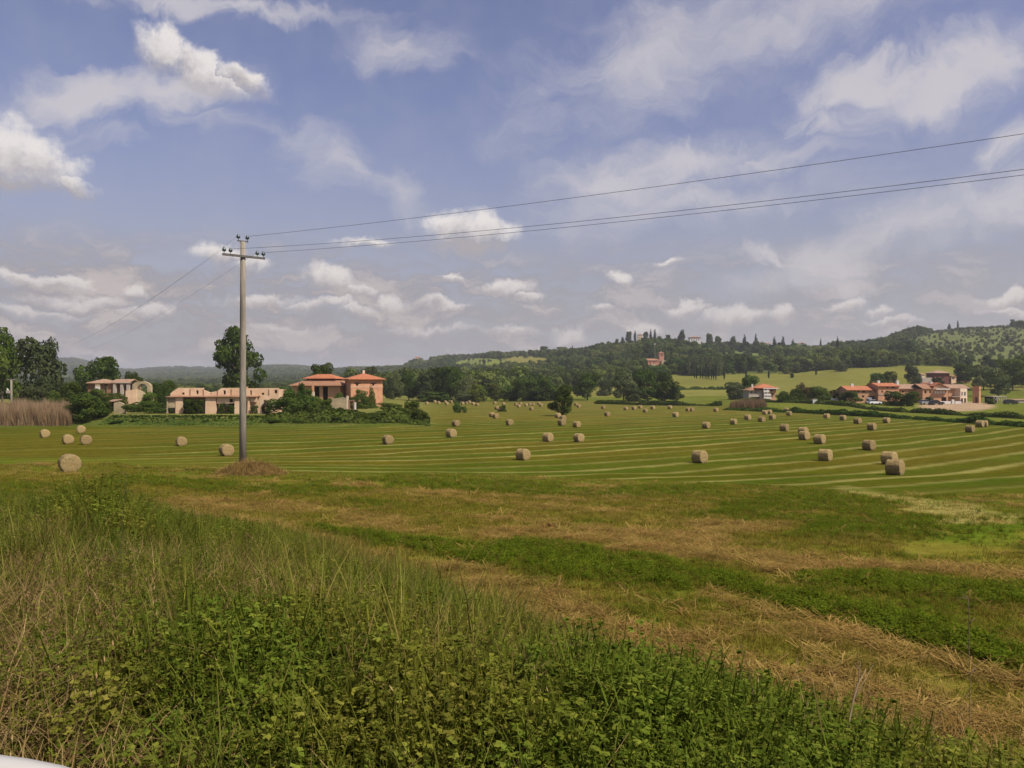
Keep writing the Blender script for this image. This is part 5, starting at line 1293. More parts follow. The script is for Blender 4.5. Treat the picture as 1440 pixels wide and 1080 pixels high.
    MB().box(-.3, .3, 0, .6, -.4, (b0 - 551) * s7).build('base', M['cream'], root); MB().box(-.2, .2, .1, .5, (b0 - 551) * s7, (b0 - 538) * s7).build('shaft', M['brick_pale'], root)
ruins()

def farmhouse():
    # right block: square brick tower house, corner towards us at px 493
    D = 205; s = D / F; yaw = math.radians(22)
    root, _ = site('brick_farmhouse', 493.3, D, 'tall square brick farmhouse with orange hipped roof and small chimney', 'farmhouse', yaw=yaw)
    z = root.location.z; h = lambda row: (540 - row) * s - z
    W = 41.2 * s / math.cos(yaw) * 1.02; Dp = 8.6; H = h(533.8)
    wins = [(1.35, 2.0, h(542.2), h(538.2)), (5.6, 6.2, h(542.2), h(538.2)), (2.6, 3.4, 2.3, 3.3)]
    house_walls(root, W, Dp, H, wins, (), 'brick_pale', left=[(2.5, 3.1, h(542), h(537.5)), (3.2, 4.6, -.6, 2.4)])
    MB().box(-.12, W + .12, -.06, -.003, h(544.6), h(543.9)).build('string_course', M['cream'], root)
    windows(root, wins, 0)
    for a, b, c, d in wins[:2]: MB().box(a - .5, b + .5, -.07, -.004, d - .25, d + .05).build('lintel', M['dark_wood'], root)
    MB().box(3.4, 4.7, -.05, -.004, h(538.6), h(537.9)).build('plaque', M['stone_red'], root)
    MB().hip(-.75, W + .75, -.75, Dp + .75, H, 1.55).build('roof', M['tile'], root)
    MB().box(W / 2 - .3, W / 2 + .3, Dp / 2 - .3, Dp / 2 + .3, H + 1.2, H + 2.5).build('chimney', M['cream'], root)
    # left block: two-tier roofs
    D = 212; s = D / F; yaw = math.radians(-14); root, _ = site('brick_outbuilding', 441, D, 'wide brick outbuilding with two tiers of red tiled roof', 'farmhouse', yaw=yaw)
    z = root.location.z; h = lambda row: (540 - row) * s - z
    H = h(542.2); Wt = 14.2; x0 = -6.4
    fr = [(6.6, 8.1, -.6, H - .25), (9.1, 10.6, -.6, H - .25), (2.0, 3.0, 1.4, 2.6), (4.2, 4.9, 1.4, 2.6)]
    house_walls(root, Wt, 9, H, fr, (), 'peach', x0=x0)
    windows(root, [(x0 + a, x0 + b, c, d) for a, b, c, d in fr[2:]], 0)
    for a, b, c, d in fr[:2]: MB().box(x0 + a, x0 + b, 2.2, 2.3, -.6, d).build('doorway', M['dark_wood'], root)  # dark sheets set back to stand for the shade inside the porch
    # skirt roof: a frustum
    mb = MB(); a0, a1, b0_, b1 = x0 - .8, x0 + Wt + .8, -.9, 9.8; c0, c1, d0, d1 = x0 + 2.6, x0 + Wt - 2.6, 2.2, 7.0; za, zb = H, h(534.6)
    mb.hexa([(a0, b0_, za), (a1, b0_, za), (a1, b1, za), (a0, b1, za), (c0, d0, zb), (c1, d0, zb), (c1, d1, zb), (c0, d1, zb)]); mb.build('lower_roof', M['tile_old'], root)
    MB().box(c0 + .3, c1 - .3, d0 + .3, d1 - .3, zb - .3, h(532.8)).build('upper_wall', M['red_wood'], root)
    MB().hip(c0 - .5, c1 + .5, d0 - .6, d1 + .6, h(532.8), 1.15).build('upper_roof', M['tile'], root)
farmhouse()

def right_farm():
    D = 265; s = D / F
    def blk(name, px0, px1, dep, eave, peak, wall, roof, label, yaw=0., rows=(), doors=(), D=D, kind='gable', frame=None, chim=None, over=.5):
        s = D / F; root, _ = site(name, px0, D, label, 'farm building', yaw=yaw, group='blocks of the long farm')
        z = root.location.z; h = lambda r: (540 - r) * s - z; W = (px1 - px0) * s
        wn = [((a - px0) * s, (b - px0) * s, h(c), h(d)) for a, b, c, d in rows]; dr = [((a - px0) * s, (b - px0) * s, -.6, h(d)) for a, b, d in doors]
        house_walls(root, W, dep, h(eave), wn + dr, (), wall)
        windows(root, wn, 0, .22, frame)
        for a, b, c, d in dr: MB().box(a, b, .6, .7, c, d).build('doorway', M['dark_wood'], root)
        rh = h(peak) - h(eave)
        if kind == 'gable': MB().gable(-over * .6, W + over * .6, -over, dep + over, h(eave) + .0, rh * 1.0).build('roof', M[roof], root)
        else: MB().hip(-over, W + over, -over, dep + over, h(eave), rh).build('roof', M[roof], root)
        if kind == 'gable':
            mb = MB(); ev = h(eave)
            for xx in (0, W - .35): mb.hexa([(xx, .1, ev), (xx + .35, .1, ev), (xx + .35, dep - .1, ev), (xx, dep - .1, ev), (xx, dep / 2 - .05, ev + rh - .02), (xx + .35, dep / 2 - .05, ev + rh - .02), (xx + .35, dep / 2 + .05, ev + rh - .02), (xx, dep / 2 + .05, ev + rh - .02)])
            mb.build('gable_wall', M[wall], root)
        for cp in (chim or ()): MB().box((cp - px0) * s - .4, (cp - px0) * s + .4, dep / 2 - .4, dep / 2 + .4, h(peak) - .5, h(peak) + 1.).build('chimney', M['white'], root)
        return root, h, s
    blk('farm_wing', 1191, 1233.5, 8, 549, 543.6, 'peach', 'tile', 'low left wing of the long farm with a row of dark windows', rows=[(1200, 1203, 551.8, 549.6), (1206.5, 1208.5, 551.8, 549.6), (1212, 1217, 552, 549.6), (1222.5, 1225, 551.8, 549.6), (1230, 1232, 551.8, 549.6), (1212, 1215.5, 558.8, 556)], doors=[(1222.5, 1231, 557)], D=266, chim=(1205,))
    r, h, s_ = blk('farm_block', 1235, 1264, 9, 543.5, 539.2, 'brick_pale', 'tile', 'taller pinkish block of the long farm, second from the left', rows=[(1239.5, 1241.5, 552, 549), (1245.5, 1249.5, 552, 549.4), (1246.5, 1250, 545.8, 543.9), (1253, 1259, 545.8, 543.9)], D=264, chim=(1244, 1271))
    MB().box(0.2, (1252 - 1235) * s_, -.12, -.003, h(555.6), h(553.8)).build('balcony', M['grey_plaster'], r)
    blk('farm_link', 1264.5, 1296.5, 9, 547.2, 541, 'peach', 'tile_tan', 'long lower link of the farm behind the twin round trees', rows=[(1268, 1271, 552, 549.5), (1292, 1295.5, 553, 549.7), (1292, 1295.5, 561, 557)], D=267)
    # gabled block: ridge runs towards the viewer, glazed upper loggia lit on the front
    px0, px1, dep, Dg = 1297.5, 1333, 10, 262; sg = Dg / F; root, _ = site('gabled_farm_block', px0, Dg, 'gabled block of the farm with white balustrade and bright arched loggia', 'farm building', group='blocks of the long farm')
    z = root.location.z; h = lambda r: (540 - r) * sg - z; W = (px1 - px0) * sg; X = lambda p: (p - px0) * sg
    ar = [(X(1314 + 3.9 * k), X(1316.6 + 3.9 * k), h(553.3), h(549.6)) for k in range(4)]
    lw = [(X(1300), X(1303), h(553), h(549.5)), (X(1307), X(1309.5), h(553), h(549.5))]
    house_walls(root, W, dep, h(547.2), lw + [(X(1302), X(1309), -.6, h(559.5)), (X(1324), X(1331), -.6, h(558.5))], (), 'peach')
    windows(root, lw, 0)
    MB().box(X(1302), X(1309), .6, .7, -.6, h(559.5)).build('doorway', M['dark_wood'], root); MB().box(X(1324), X(1331), .6, .7, -.6, h(558.5)).build('doorway', M['dark_wood'], root)
    MB().gable(X(1297), X(1313), -.3, dep, h(547.2), h(540.5) - h(547.2)).build('roof', M['tile_old'], root)
    # front gable over the loggia
    mb = MB(); mb.extr([(X(1312.5), h(547.2)), (X(1333), h(547.2)), (X(1333), h(545.5)), (X(1319), h(538.9)), (X(1312.5), h(543))], .05, .4); mb.build('gable_wall', M['peach'], root)
    mb = MB(); mb.hexa([(X(1311.6), -.5, h(543.6)), (X(1319), -.5, h(538.6)), (X(1319), dep, h(538.6)), (X(1311.6), dep, h(543.6)), (X(1311.6), -.5, h(543)), (X(1319), -.5, h(537.9)), (X(1319), dep, h(537.9)), (X(1311.6), dep, h(543))])
    mb.hexa([(X(1319) + .01, -.5, h(538.6)), (X(1334.3), -.5, h(545.8)), (X(1334.3), dep, h(545.8)), (X(1319) + .01, dep, h(538.6)), (X(1319) + .01, -.5, h(537.9)), (X(1334.3), -.5, h(545.1)), (X(1334.3), dep, h(545.1)), (X(1319) + .01, dep, h(537.9))]); mb.build('roof', M['tile'], root)
    MB().box(X(1313.5), X(1333.2), -1.3, -.01, h(548), h(547.1)).build('balcony_slab', M['white'], root)
    f = MB()
    for k in range(15): f.box(X(1314 + 1.32 * k), X(1314 + 1.32 * k) + .14, -1.25, -1.1, h(547.1) + .01, h(546.2))
    f.box(X(1313.7), X(1333), -1.28, -1.06, h(546.2), h(545.8)); f.build('balustrade', M['white'], root)
    for a, b, c, d in ar:
        m = (a + b) / 2; R = (b - a) / 2; poly = [(a, c), (b, c), (b, d - R)] + [(m + R * math.cos(t), d - R + R * math.sin(t)) for t in np.linspace(.3, math.pi - .3, 5)] + [(a, d - R)]
        MB().extr(poly, -.1, -.005).build('arch_panel', M['white'], root)
    MB().box(X(1317) - .4, X(1317) + .4, 3, 3.8, h(540), h(537)).build('chimney', M['white'], root)
    # right block with lit right end
    yaw = math.radians(24); D5 = 266; s5 = D5 / F; root, _ = site('farm_block', 1350.5, D5, 'right end block of the farm with white-framed windows facing the yard', 'farm building', yaw=yaw, group='blocks of the long farm')
    z = root.location.z; h = lambda r: (540 - r) * s5 - z; H = h(546.3); W = 3.4; 
    wn = [(.5, 1.1, h(556.4), h(551)), (1.9, 2.6, h(556.4), h(551))]
    house_walls(root, W, 9.5, H, wn + [(.4, 1.3, -.6, h(560)), (1.9, 2.9, -.6, h(560))], (), 'cream'); windows(root, wn, 0, .2, 'white')
    for a, b in ((.4, 1.3), (1.9, 2.9)): MB().box(a, b, .5, .6, -.6, h(560)).build('doorway', M['dark_wood'], root)
    root2, _ = site('farm_block', 1333.6, 268, 'tan long-roofed block joining the gabled block to the right end block', 'farm building', group='blocks of the long farm')
    z = root2.location.z; s6 = 268 / F; h2 = lambda r: (540 - r) * s6 - z; Wb = 16.4 * s6
    wb = [((1344.2 - 1333.6) * s6, (1346.8 - 1333.6) * s6, h2(557), h2(553.6))]
    house_walls(root2, Wb, 9, h2(546.5), wb, (), 'peach'); windows(root2, wb, 0)
    MB().gable(-.2, (1364 - 1333.6) * s6, -.7, 9.6, h2(546.4), h2(541.2) - h2(546.4)).build('roof', M['tile_tan'], root2)
    MB().box((1332 - 1333.6) * s6, (1344 - 1333.6) * s6, -3.2, -.05, h2(557.9), h2(557.2)).build('canopy', M['grey_plaster'], root2)
    # little brick tower
    D7 = 262; root, s7 = site('brick_tower', 1377, D7, 'small square brick tower standing alone right of the farm', 'tower', yaw=math.radians(40))
    z = root.location.z; h = lambda r: (540 - r) * s7 - z
    house_walls(root, 1.25, 2.0, h(543.5), [(.4, .9, h(550), h(547.5))], (), 'brick_pale', t=.2, left=[(.6, 1.3, -.6, 2.0)])
    MB().box(-.08, 1.33, -.08, 2.08, h(543.5), h(543)).build('cap', M['brick'], root); windows(root, [(.4, .9, h(550), h(547.5))], 0, .1)
    # open shed
    D8 = 262; root, s8 = site('open_shed', 1396, D8, 'dark flat-roofed open shed with white posts near the right edge', 'shed')
    z = root.location.z; h = lambda r: (540 - r) * s8 - z
    MB().box(0, 20 * s8, 0, 5, h(558.2), h(557.2)).build('roof', M['grey_plaster'], root); MB().box(.2, 19.5 * s8, 4.6, 4.8, -.4, h(558.2)).build('back_wall', M['dark_wood'], root)
    for a in (.4, 6.5 * s8, 12.5 * s8, 16.2 * s8, 19 * s8): MB().box(a, a + .2, .1, .3, -.4, h(558.2)).build('post', M['grey_plaster'], root)
    MB().tube([(4.5 * s8, .2, 1.0), (6.4 * s8, .2, h(558.3))], .09, 6).build('brace', M['white'], root); MB().tube([(10.5 * s8, .2, 1.), (8 * s8, .2, h(558.3))], .09, 6).build('brace', M['white'], root)
    root, s9 = site('low_shed', 1428, 262, 'low pale corrugated shed cut off by the right edge', 'shed'); z = root.location.z; h = lambda r: (540 - r) * s9 - z
    MB().box(0, 9, 0, 4, -.4, h(562.8)).build('wall', M['grey_plaster'], root); MB().hexa([(-.2, -.2, h(562.8)), (9.2, -.2, h(562.8)), (9.2, 4.2, h(562)), (-.2, 4.2, h(562)), (-.2, -.2, h(562.3)), (9.2, -.2, h(562.3)), (9.2, 4.2, h(561.3)), (-.2, 4.2, h(561.3))]).build('roof', M['tile_tan'], root)
    root, s10 = site('parapet_wall', 1316, 257, 'white low parapet wall along the farm yard', 'wall'); z = root.location.z; h = lambda r: (540 - r) * s10 - z
    MB().box(0, (1337 - 1316) * s10, 0, .3, -.3, h(564.2) + .0).build('panel', M['white'], root); MB().box((1338.5 - 1316) * s10, (1342 - 1316) * s10, -.1, .6, -.3, h(561.8)).build('gate_pier', M['white'], root); MB().box((1343.5 - 1316) * s10, (1352 - 1316) * s10, 0, .3, -.3, h(564.2)).build('panel', M['white'], root)
    root, s11 = site('white_cabinet', 1143.5, 255, 'small white box-shaped cabinet by the road under dark trees', 'cabinet'); z = root.location.z; h = lambda r: (540 - r) * s11 - z
    MB().box(0, 5.8 * s11, 0, 1.2, -.2, h(561.6)).build('body', M['white'], root); MB().box(-.08, 5.8 * s11 + .08, -.08, 1.28, h(561.6), h(561.2)).build('lid', M['grey_plaster'], root)
    # balcony house
    D9 = 292; root, s12 = site('balcony_house', 1053, D9, 'three-storey house with terracotta roofs and white balconies', 'house'); z = root.location.z; h = lambda r: (540 - r) * s12 - z; X = lambda p: (p - 1053) * s12
    lw = [(X(1055.5), X(1057.5), h(553), h(550.4)), (X(1062.5), X(1064), h(552.8), h(550.4))]
    house_walls(root, X(1071.6), 7, h(549.2), lw + [(X(1056), X(1069), -.6, h(558.2))], (), 'grey_plaster', y0=0); windows(root, lw, 0, .2)
    MB().box(X(1056), X(1069), 1.6, 1.7, -.6, h(558.2)).build('porch_shade_panel', M['dark_wood'], root)  # dark panel added as the shade of the porch opening
    MB().hip(-.6, X(1071.6) + .2, -.6, 7.6, h(549.2), h(545.6) - h(549.2)).build('roof', M['tile_old'], root)
    house_walls(root, X(1092) - X(1072), 8, h(546.2), [(X(1073.5) - X(1072) * 1, 0, 0, 0)][:0] + [(.6, 1.6, h(555.6), h(552.6)), (3, 4, h(555.6), h(552.6)), (.6, 1.6, h(550.2), h(547.4)), (3, 4, h(550.2), h(547.4))], (), 'peach', x0=X(1072), name='tall_wall', y0=.4)
    windows(root, [(X(1072) + a, X(1072) + b, c, d) for a, b, c, d in ((.6, 1.6, h(555.6), h(552.6)), (3, 4, h(555.6), h(552.6)), (.6, 1.6, h(550.2), h(547.4)), (3, 4, h(550.2), h(547.4)))], .4, .2)
    MB().hip(X(1061.5), X(1094.5), -1, 9, h(546.1), h(540) - h(546.1)).build('roof', M['tile'], root)
    for r0, a, b in ((551.6, 1072.5, 1080.5), (556.4, 1073, 1083), (560.8, 1073, 1083.5), (546.8, 1072, 1094.5)):
        mb = MB().box(X(a), X(b), -1.1, .37, h(r0), h(r0) + .16); mb.box(X(a), X(b), -1.1, -1.02, h(r0) + .16, h(r0) + (.75 if r0 > 547 else .3)); mb.build('balcony', M['white'], root)
    for p in (1073.2, 1078): MB().box(X(p), X(p) + .22, -1.0, -.78, -.4, h(546.85)).build('balcony_post', M['white'], root)
    MB().box(X(1060.5), X(1062.6), 3, 3.5, h(545.5), h(540.4)).build('chimney', M['white'], root)
    # dark red house on the slope
    Dr = 455; root, sr = site('red_house', 1314, Dr, 'dark red brick house with tan roof on the slope above the farm', 'house'); z = root.location.z; h = lambda r: (540 - r) * sr - z; X = lambda p: (p - 1314) * sr
    wn = [(X(1317), X(1318.8), h(532), h(529)), (X(1325), X(1327), h(532), h(529))]
    house_walls(root, X(1335), 9, h(524.8), wn, (), 'red_wood'); windows(root, wn, 0); MB().hip(-.9, X(1335) + .9, -.9, 9.9, h(524.8), h(520.6) - h(524.8)).build('roof', M['tile_tan'], root)
    MB().box(X(1337), X(1344), -.5, 5, -1, h(529.5)).build('annex_wall', M['pink_plaster'], root); MB().box(X(1338.5), X(1341), -.56, -.51, h(533), h(531)).build('window', M['glass'], root); MB().gable(X(1336.6), X(1344.5), -1, 5.5, h(529.5), .6).build('annex_roof', M['tile_old'], root)
    root, s_ = site('garden_wall', 1297, 450, 'low pale garden wall on the slope left of the dark red house', 'wall'); h = lambda r: (540 - r) * s_ - root.location.z
    MB().box(0, 14 * s_, 0, .5, -.5, h(531)).build('panel', M['grey_plaster'], root); MB().box(0, 5 * s_, .6, 4, -.5, h(527)).build('hut_wall', M['cream'], root); MB().gable(-.3, 5 * s_ + .3, .3, 4.3, h(527), .7).build('hut_roof', M['tile_tan'], root)
    root, s_ = site('hillside_cottage', 1352, 480, 'half-hidden grey cottage among trees right of the dark red house', 'house'); h = lambda r: (540 - r) * s_ - root.location.z
    house_walls(root, 12 * s_, 6, h(528), [(1, 2, h(531), h(529))], (), 'red_wood'); windows(root, [(1, 2, h(531), h(529))], 0); MB().gable(-.5, 12 * s_ + .5, -.6, 6.6, h(528), 1.3).build('roof', M['grey_plaster'], root); MB().box(10 * s_, 12 * s_, -.3, -.01, h(528.5), h(523)).build('chimney', M['white'], root)
right_farm()

def hill_buildings():
    D = 800; root, s = site('brick_church', 911, D, 'red brick church with square tower half hidden in the hill woods', 'church', yaw=.12); z = root.location.z; h = lambda r: (540 - r) * s - z; X = lambda p: (p - 911) * s
    house_walls(root, X(927.5), 9, h(507), [(2, 3, h(511), h(508.5)), (6, 7, h(511), h(508.5))], (), 'brick'); windows(root, [(2, 3, h(511), h(508.5)), (6, 7, h(511), h(508.5))], 0)
    MB().gable(-.5, X(927.4), -.6, 9.6, h(507), 2.0).build('roof', M['tile_old'], root)
    house_walls(root, X(935) - X(928), 6, h(496.2), [(1.6, 2.6, h(500.5), h(498)), (3.2, 4.0, h(500.5), h(498))], (), 'brick', x0=X(928), y0=1, name='tower_wall'); windows(root, [(X(928) + 1.6, X(928) + 2.6, h(500.5), h(498)), (X(928) + 3.2, X(928) + 4, h(500.5), h(498))], 1, .4)
    MB().hip(X(927.6), X(935.4), .6, 7.4, h(496.2), 1.4).build('tower_roof', M['tile_old'], root)
    MB().box(X(914), X(921), -4, -.5, -3, h(512)).build('apse_wall', M['stone'], root); MB().box(X(930), X(936), -2, .8, -3, h(507)).build('buttress', M['stone'], root)
    root, s = site('radio_mast', 921, 830, 'thin pale mast rising above the brick church', 'mast'); h = lambda r: (540 - r) * s - root.location.z
    MB().tube([(0, 0, -1), (0, 0, h(483))], [.3, .14], 6).build('shaft', M['concrete'], root); MB().box(-.6, .6, -.2, .2, h(484.5), h(483)).build('antenna', M['white'], root)
    D = 1150; root, s = site('white_villa', 970, D, 'long white villa with low roof on the hill skyline', 'villa'); z = root.location.z; h = lambda r: (540 - r) * s - z; X = lambda p: (p - 970) * s
    wn = [(X(a), X(a) + 1.3, h(479.2), h(477)) for a in (972, 975.4, 979, 982)]
    house_walls(root, X(985.5), 9, h(474.6), wn, (), 'white'); windows(root, wn, 0, .2); MB().hip(-.9, X(985.5) + .9, -.9, 9.9, h(474.6), 1.6).build('roof', M['tile_old'], root)
    for px, D, w, e, lab, wm in ((1066, 1150, 12, 483, 'pale house on the ridge between the skyline cypresses', 'cream'), (1076, 1140, 8, 483.5, 'small white house on the ridge left of two dark cypresses', 'white'), (1123, 1250, 10, 483.2, 'white house at the left end of the bright green field', 'white'), (897.5, 1190, 6, 471, 'small pale house hidden in the hilltop grove', 'cream'), (584, 1930, 7., 502.8, 'pink and white house on the distant left ridge', 'pink_plaster'), (1062, 1800, 5, 478, 'tiny pale house behind the ridge', 'cream')):
        if px == 1062: continue
        root, s = site('hill_house', px, D, lab, 'house', group='houses on the hills'); h = lambda r: (540 - r) * s - root.location.z
        W = w * s; H = max(4.5, h(e)); wn = [(W * .2, W * .32, H * .45, H * .75), (W * .6, W * .72, H * .45, H * .75)]
        house_walls(root, W, 7, H, wn, (), wm); windows(root, wn, 0); MB().hip(-.6, W + .6, -.6, 7.6, H, 1.5).build('roof', M['tile' if px == 584 else 'tile_old'], root)
hill_buildings()

# ------------------------------------------------------------------ cars in the farm yard
def car(px, D, mat, yaw, label, van=False):
    X, Y, z = at(px, D); root = tag(empty('parked_car', (X, Y, z + .02), yaw), label, 'car', 'cars parked at the farm')
    prof = [(-2.1, .35), (-2.1, .85), (-1.85, .95), (-1.0, 1.0), (.9, .98), (1.9, .9), (2.12, .7), (2.12, .35)]
    MB().extr(prof, -.85, .85).build('body', M[mat], root)
    cab = [(-1.95, .96), (-1.6, 1.42), (-1.2, 1.48), (.1, 1.46), (.85, .99)] if not van else [(-2.05, .97), (-1.95, 1.8), (.6, 1.85), (1.35, 1.0)]
    MB().extr(cab, -.74, .74).build('cabin', M['glass'], root)
    MB().extr([(-1.55, 1.425) if not van else (-1.9, 1.81), (.1, 1.475) if not van else (.6, 1.86), (.05, 1.53) if not van else (.55, 1.92), (-1.25, 1.54) if not van else (-1.85, 1.9)], -.72, .72).build('roof_panel', M[mat], root)
    for x in (-1.3, 1.35):
        for y in (-.86, .68):
            w = MB(); pts = [(x, y, .32), (x, y + .18, .32)]; w.tube(pts, .32, 14); w.build('wheel', M['rubber'], root)
    for y in (-.6, .35): MB().box(2.1, 2.15, y, y + .25, .62, .78).build('headlight', M['white'], root)
car(1229.5, 252, 'car_white', .15, 'white car parked before the left wing of the farm')
car(1221.5, 256, 'car_white', 1.3, 'white van seen end-on beside the farm wing doorway', True)
car(1303, 252, 'car_grey', .1, 'grey car parked right of the twin round trees')
car(1317, 250, 'car_dark', 0, 'black car parked on the gravel yard before the gabled block')
car(1176, 256, 'car_grey', .3, 'grey car parked under the reddish brown tree')
car(1421, 254, 'car_dark', 0, 'dark car parked before the low pale shed')

# small pole with transformer on the left
X, Y, z = at(16, 151); root = tag(empty('transformer_pole', (X, Y, z)), 'short grey pole with a transformer and flat top arm behind the reeds', 'power pole')
s = 151 / F; h = lambda r: (540 - r) * s - z
MB().tube([(0, 0, -.5), (0, 0, h(534.5))], [.2, .17], 10).build('shaft', M['concrete'], root, True)
MB().box(-.85, .75, -.08, .08, h(534.5), h(533.2)).build('crossarm', M['concrete'], root)
for a in (-.7, -.1, .6): MB().lathe([(.03, 0), (.09, .1), (.03, .3)], 8, (a, 0, h(533.2))).build('insulator', M['insul'], root)
MB().box(-.85, -.2, -.3, .3, h(553), h(549)).build('transformer', M['grey_plaster'], root); MB().tube([(-.6, 0, h(549)), (-.85, 0, h(546.5))], [.16, .1], 8).build('bushing', M['white'], root)

# lone details on the bank
def dry_branch():
    mb = MB(); pts = lambda L: [hitp(*q) for q in L]
    def hitp(px, row, D): return ((px - 720) / F * D, D, -(row - 540) / F * D)
    base = Vector(hitp(1165, 1100, 3.3))
    def tube(L, r): mb.tube([Vector(hitp(*q)) - base for q in L], r, 6)
    tube([(1165, 1120, 3.25), (1180, 1060, 3.3), (1192, 1025, 3.35), (1200, 985, 3.4), (1207, 960, 3.45), (1218, 942, 3.5)], [.006, .005, .0045, .004, .003, .0015])
    tube([(1207, 960, 3.45), (1210, 930, 3.5)], [.003, .001]); tube([(1200, 985, 3.4), (1228, 935, 3.5)], [.003, .001]); tube([(1192, 1025, 3.35), (1215, 1012, 3.4)], [.003, .001]); tube([(1212, 948, 3.47), (1202, 932, 3.5)], [.002, .001])
    o = mb.build('dry_branch', M['reed_stick'], None, True, loc=tuple(base)); tag(o, 'bare curved dry branch sticking out of the weeds at the lower right', 'branch')
    for (px, r0, r1, D, lab) in ((1362, 1030, 842, 3.9, 'tall thin pale grass stalk with a nodding tip at the right'), (165, 800, 668, 6.5, 'thin dark seeding stalk rising above the leafy weeds at the left')):
        b = Vector(hitp(px + 3, r0 + 60, D)); m = MB(); P = [Vector(hitp(px + 3 - 3 * t + (14 if px < 500 else 0) * t * t, r0 + 60 + (r1 - r0 - 60) * t, D)) - b for t in np.linspace(0, 1, 8)]
        if px > 500: P.append(Vector(hitp(px - 14, r1 - 2, D)) - b)
        m.tube(P, .0018, 5)
        for k in range(3, 8):
            m.tube([P[k], P[k] + Vector((.03 * (-1) ** k, .0, .03))], [.003, .0008], 5)
        o = m.build('grass_stalk', M['reed_stick'] if px > 500 else M['dark_stick'], None, True, loc=tuple(b)); tag(o, lab, 'stalk')
M['reed_stick'] = solid_mat('dry_stalk', (.2, .15, .085), (.14, .1, .055), 20, .9)
M['dark_stick'] = solid_mat('dark_stalk', (.08, .09, .03), (.05, .06, .02), 20, .9)
dry_branch()

# curved white edge at the lower left corner (bodywork of the vehicle the photo was taken from)
M['edge_white'] = solid_mat('edge_white', (.4, .39, .36), (.36, .35, .33), 2, .4)
def white_edge():
    D = .9; P = []
    for px, row in ((-260, 1046), (-120, 1052), (-30, 1063), (30, 1071), (80, 1081), (120, 1094), (170, 1116), (240, 1160)):
        P.append(Vector(((px - 720) / F * D, D, -(row - 540) / F * D)))
    b = P[0].copy(); mb = MB(); prof = [(0, 0.004), (.012, .002), (.02, -.01), (.02, -.05), (-.02, -.05), (-.02, -.01), (-.012, .002)]
    n = len(prof); base = len(mb.v)
    for i, p in enumerate(P):
        for a, c in prof: mb.v.append((p.x - b.x, p.y - b.y + a, p.z - b.z + c - .004))
    for i in range(len(P) - 1):
        for k in range(n): mb.f.append([i * n + k, i * n + (k + 1) % n, (i + 1) * n + (k + 1) % n, (i + 1) * n + k])
    mb.f.append(list(range(n))[::-1]); mb.f.append([(len(P) - 1) * n + k for k in range(n)])
    o = mb.build('white_edge', M['edge_white'], None, True, loc=tuple(b)); tag(o, 'smooth white curved edge in the lower left corner of the picture', 'vehicle edge')
white_edge()

# ------------------------------------------------------------------ haze
HZ = 1.15e-4
mb = MB().box(-6000, 6000, -300, 9000, -25, 190)
m, nt, out = new_mat('haze')
pv = N(nt, 'ShaderNodeVolumePrincipled'); pv.inputs['Color'].default_value = (.93, .95, 1.0, 1); pv.inputs['Density'].default_value = HZ; pv.inputs['Anisotropy'].default_value = .2
nt.links.new(pv.outputs[0], out.inputs['Volume'])
o = mb.build('haze', m); tag(o, 'thin blue summer haze over the valley', 'haze', kind='stuff')

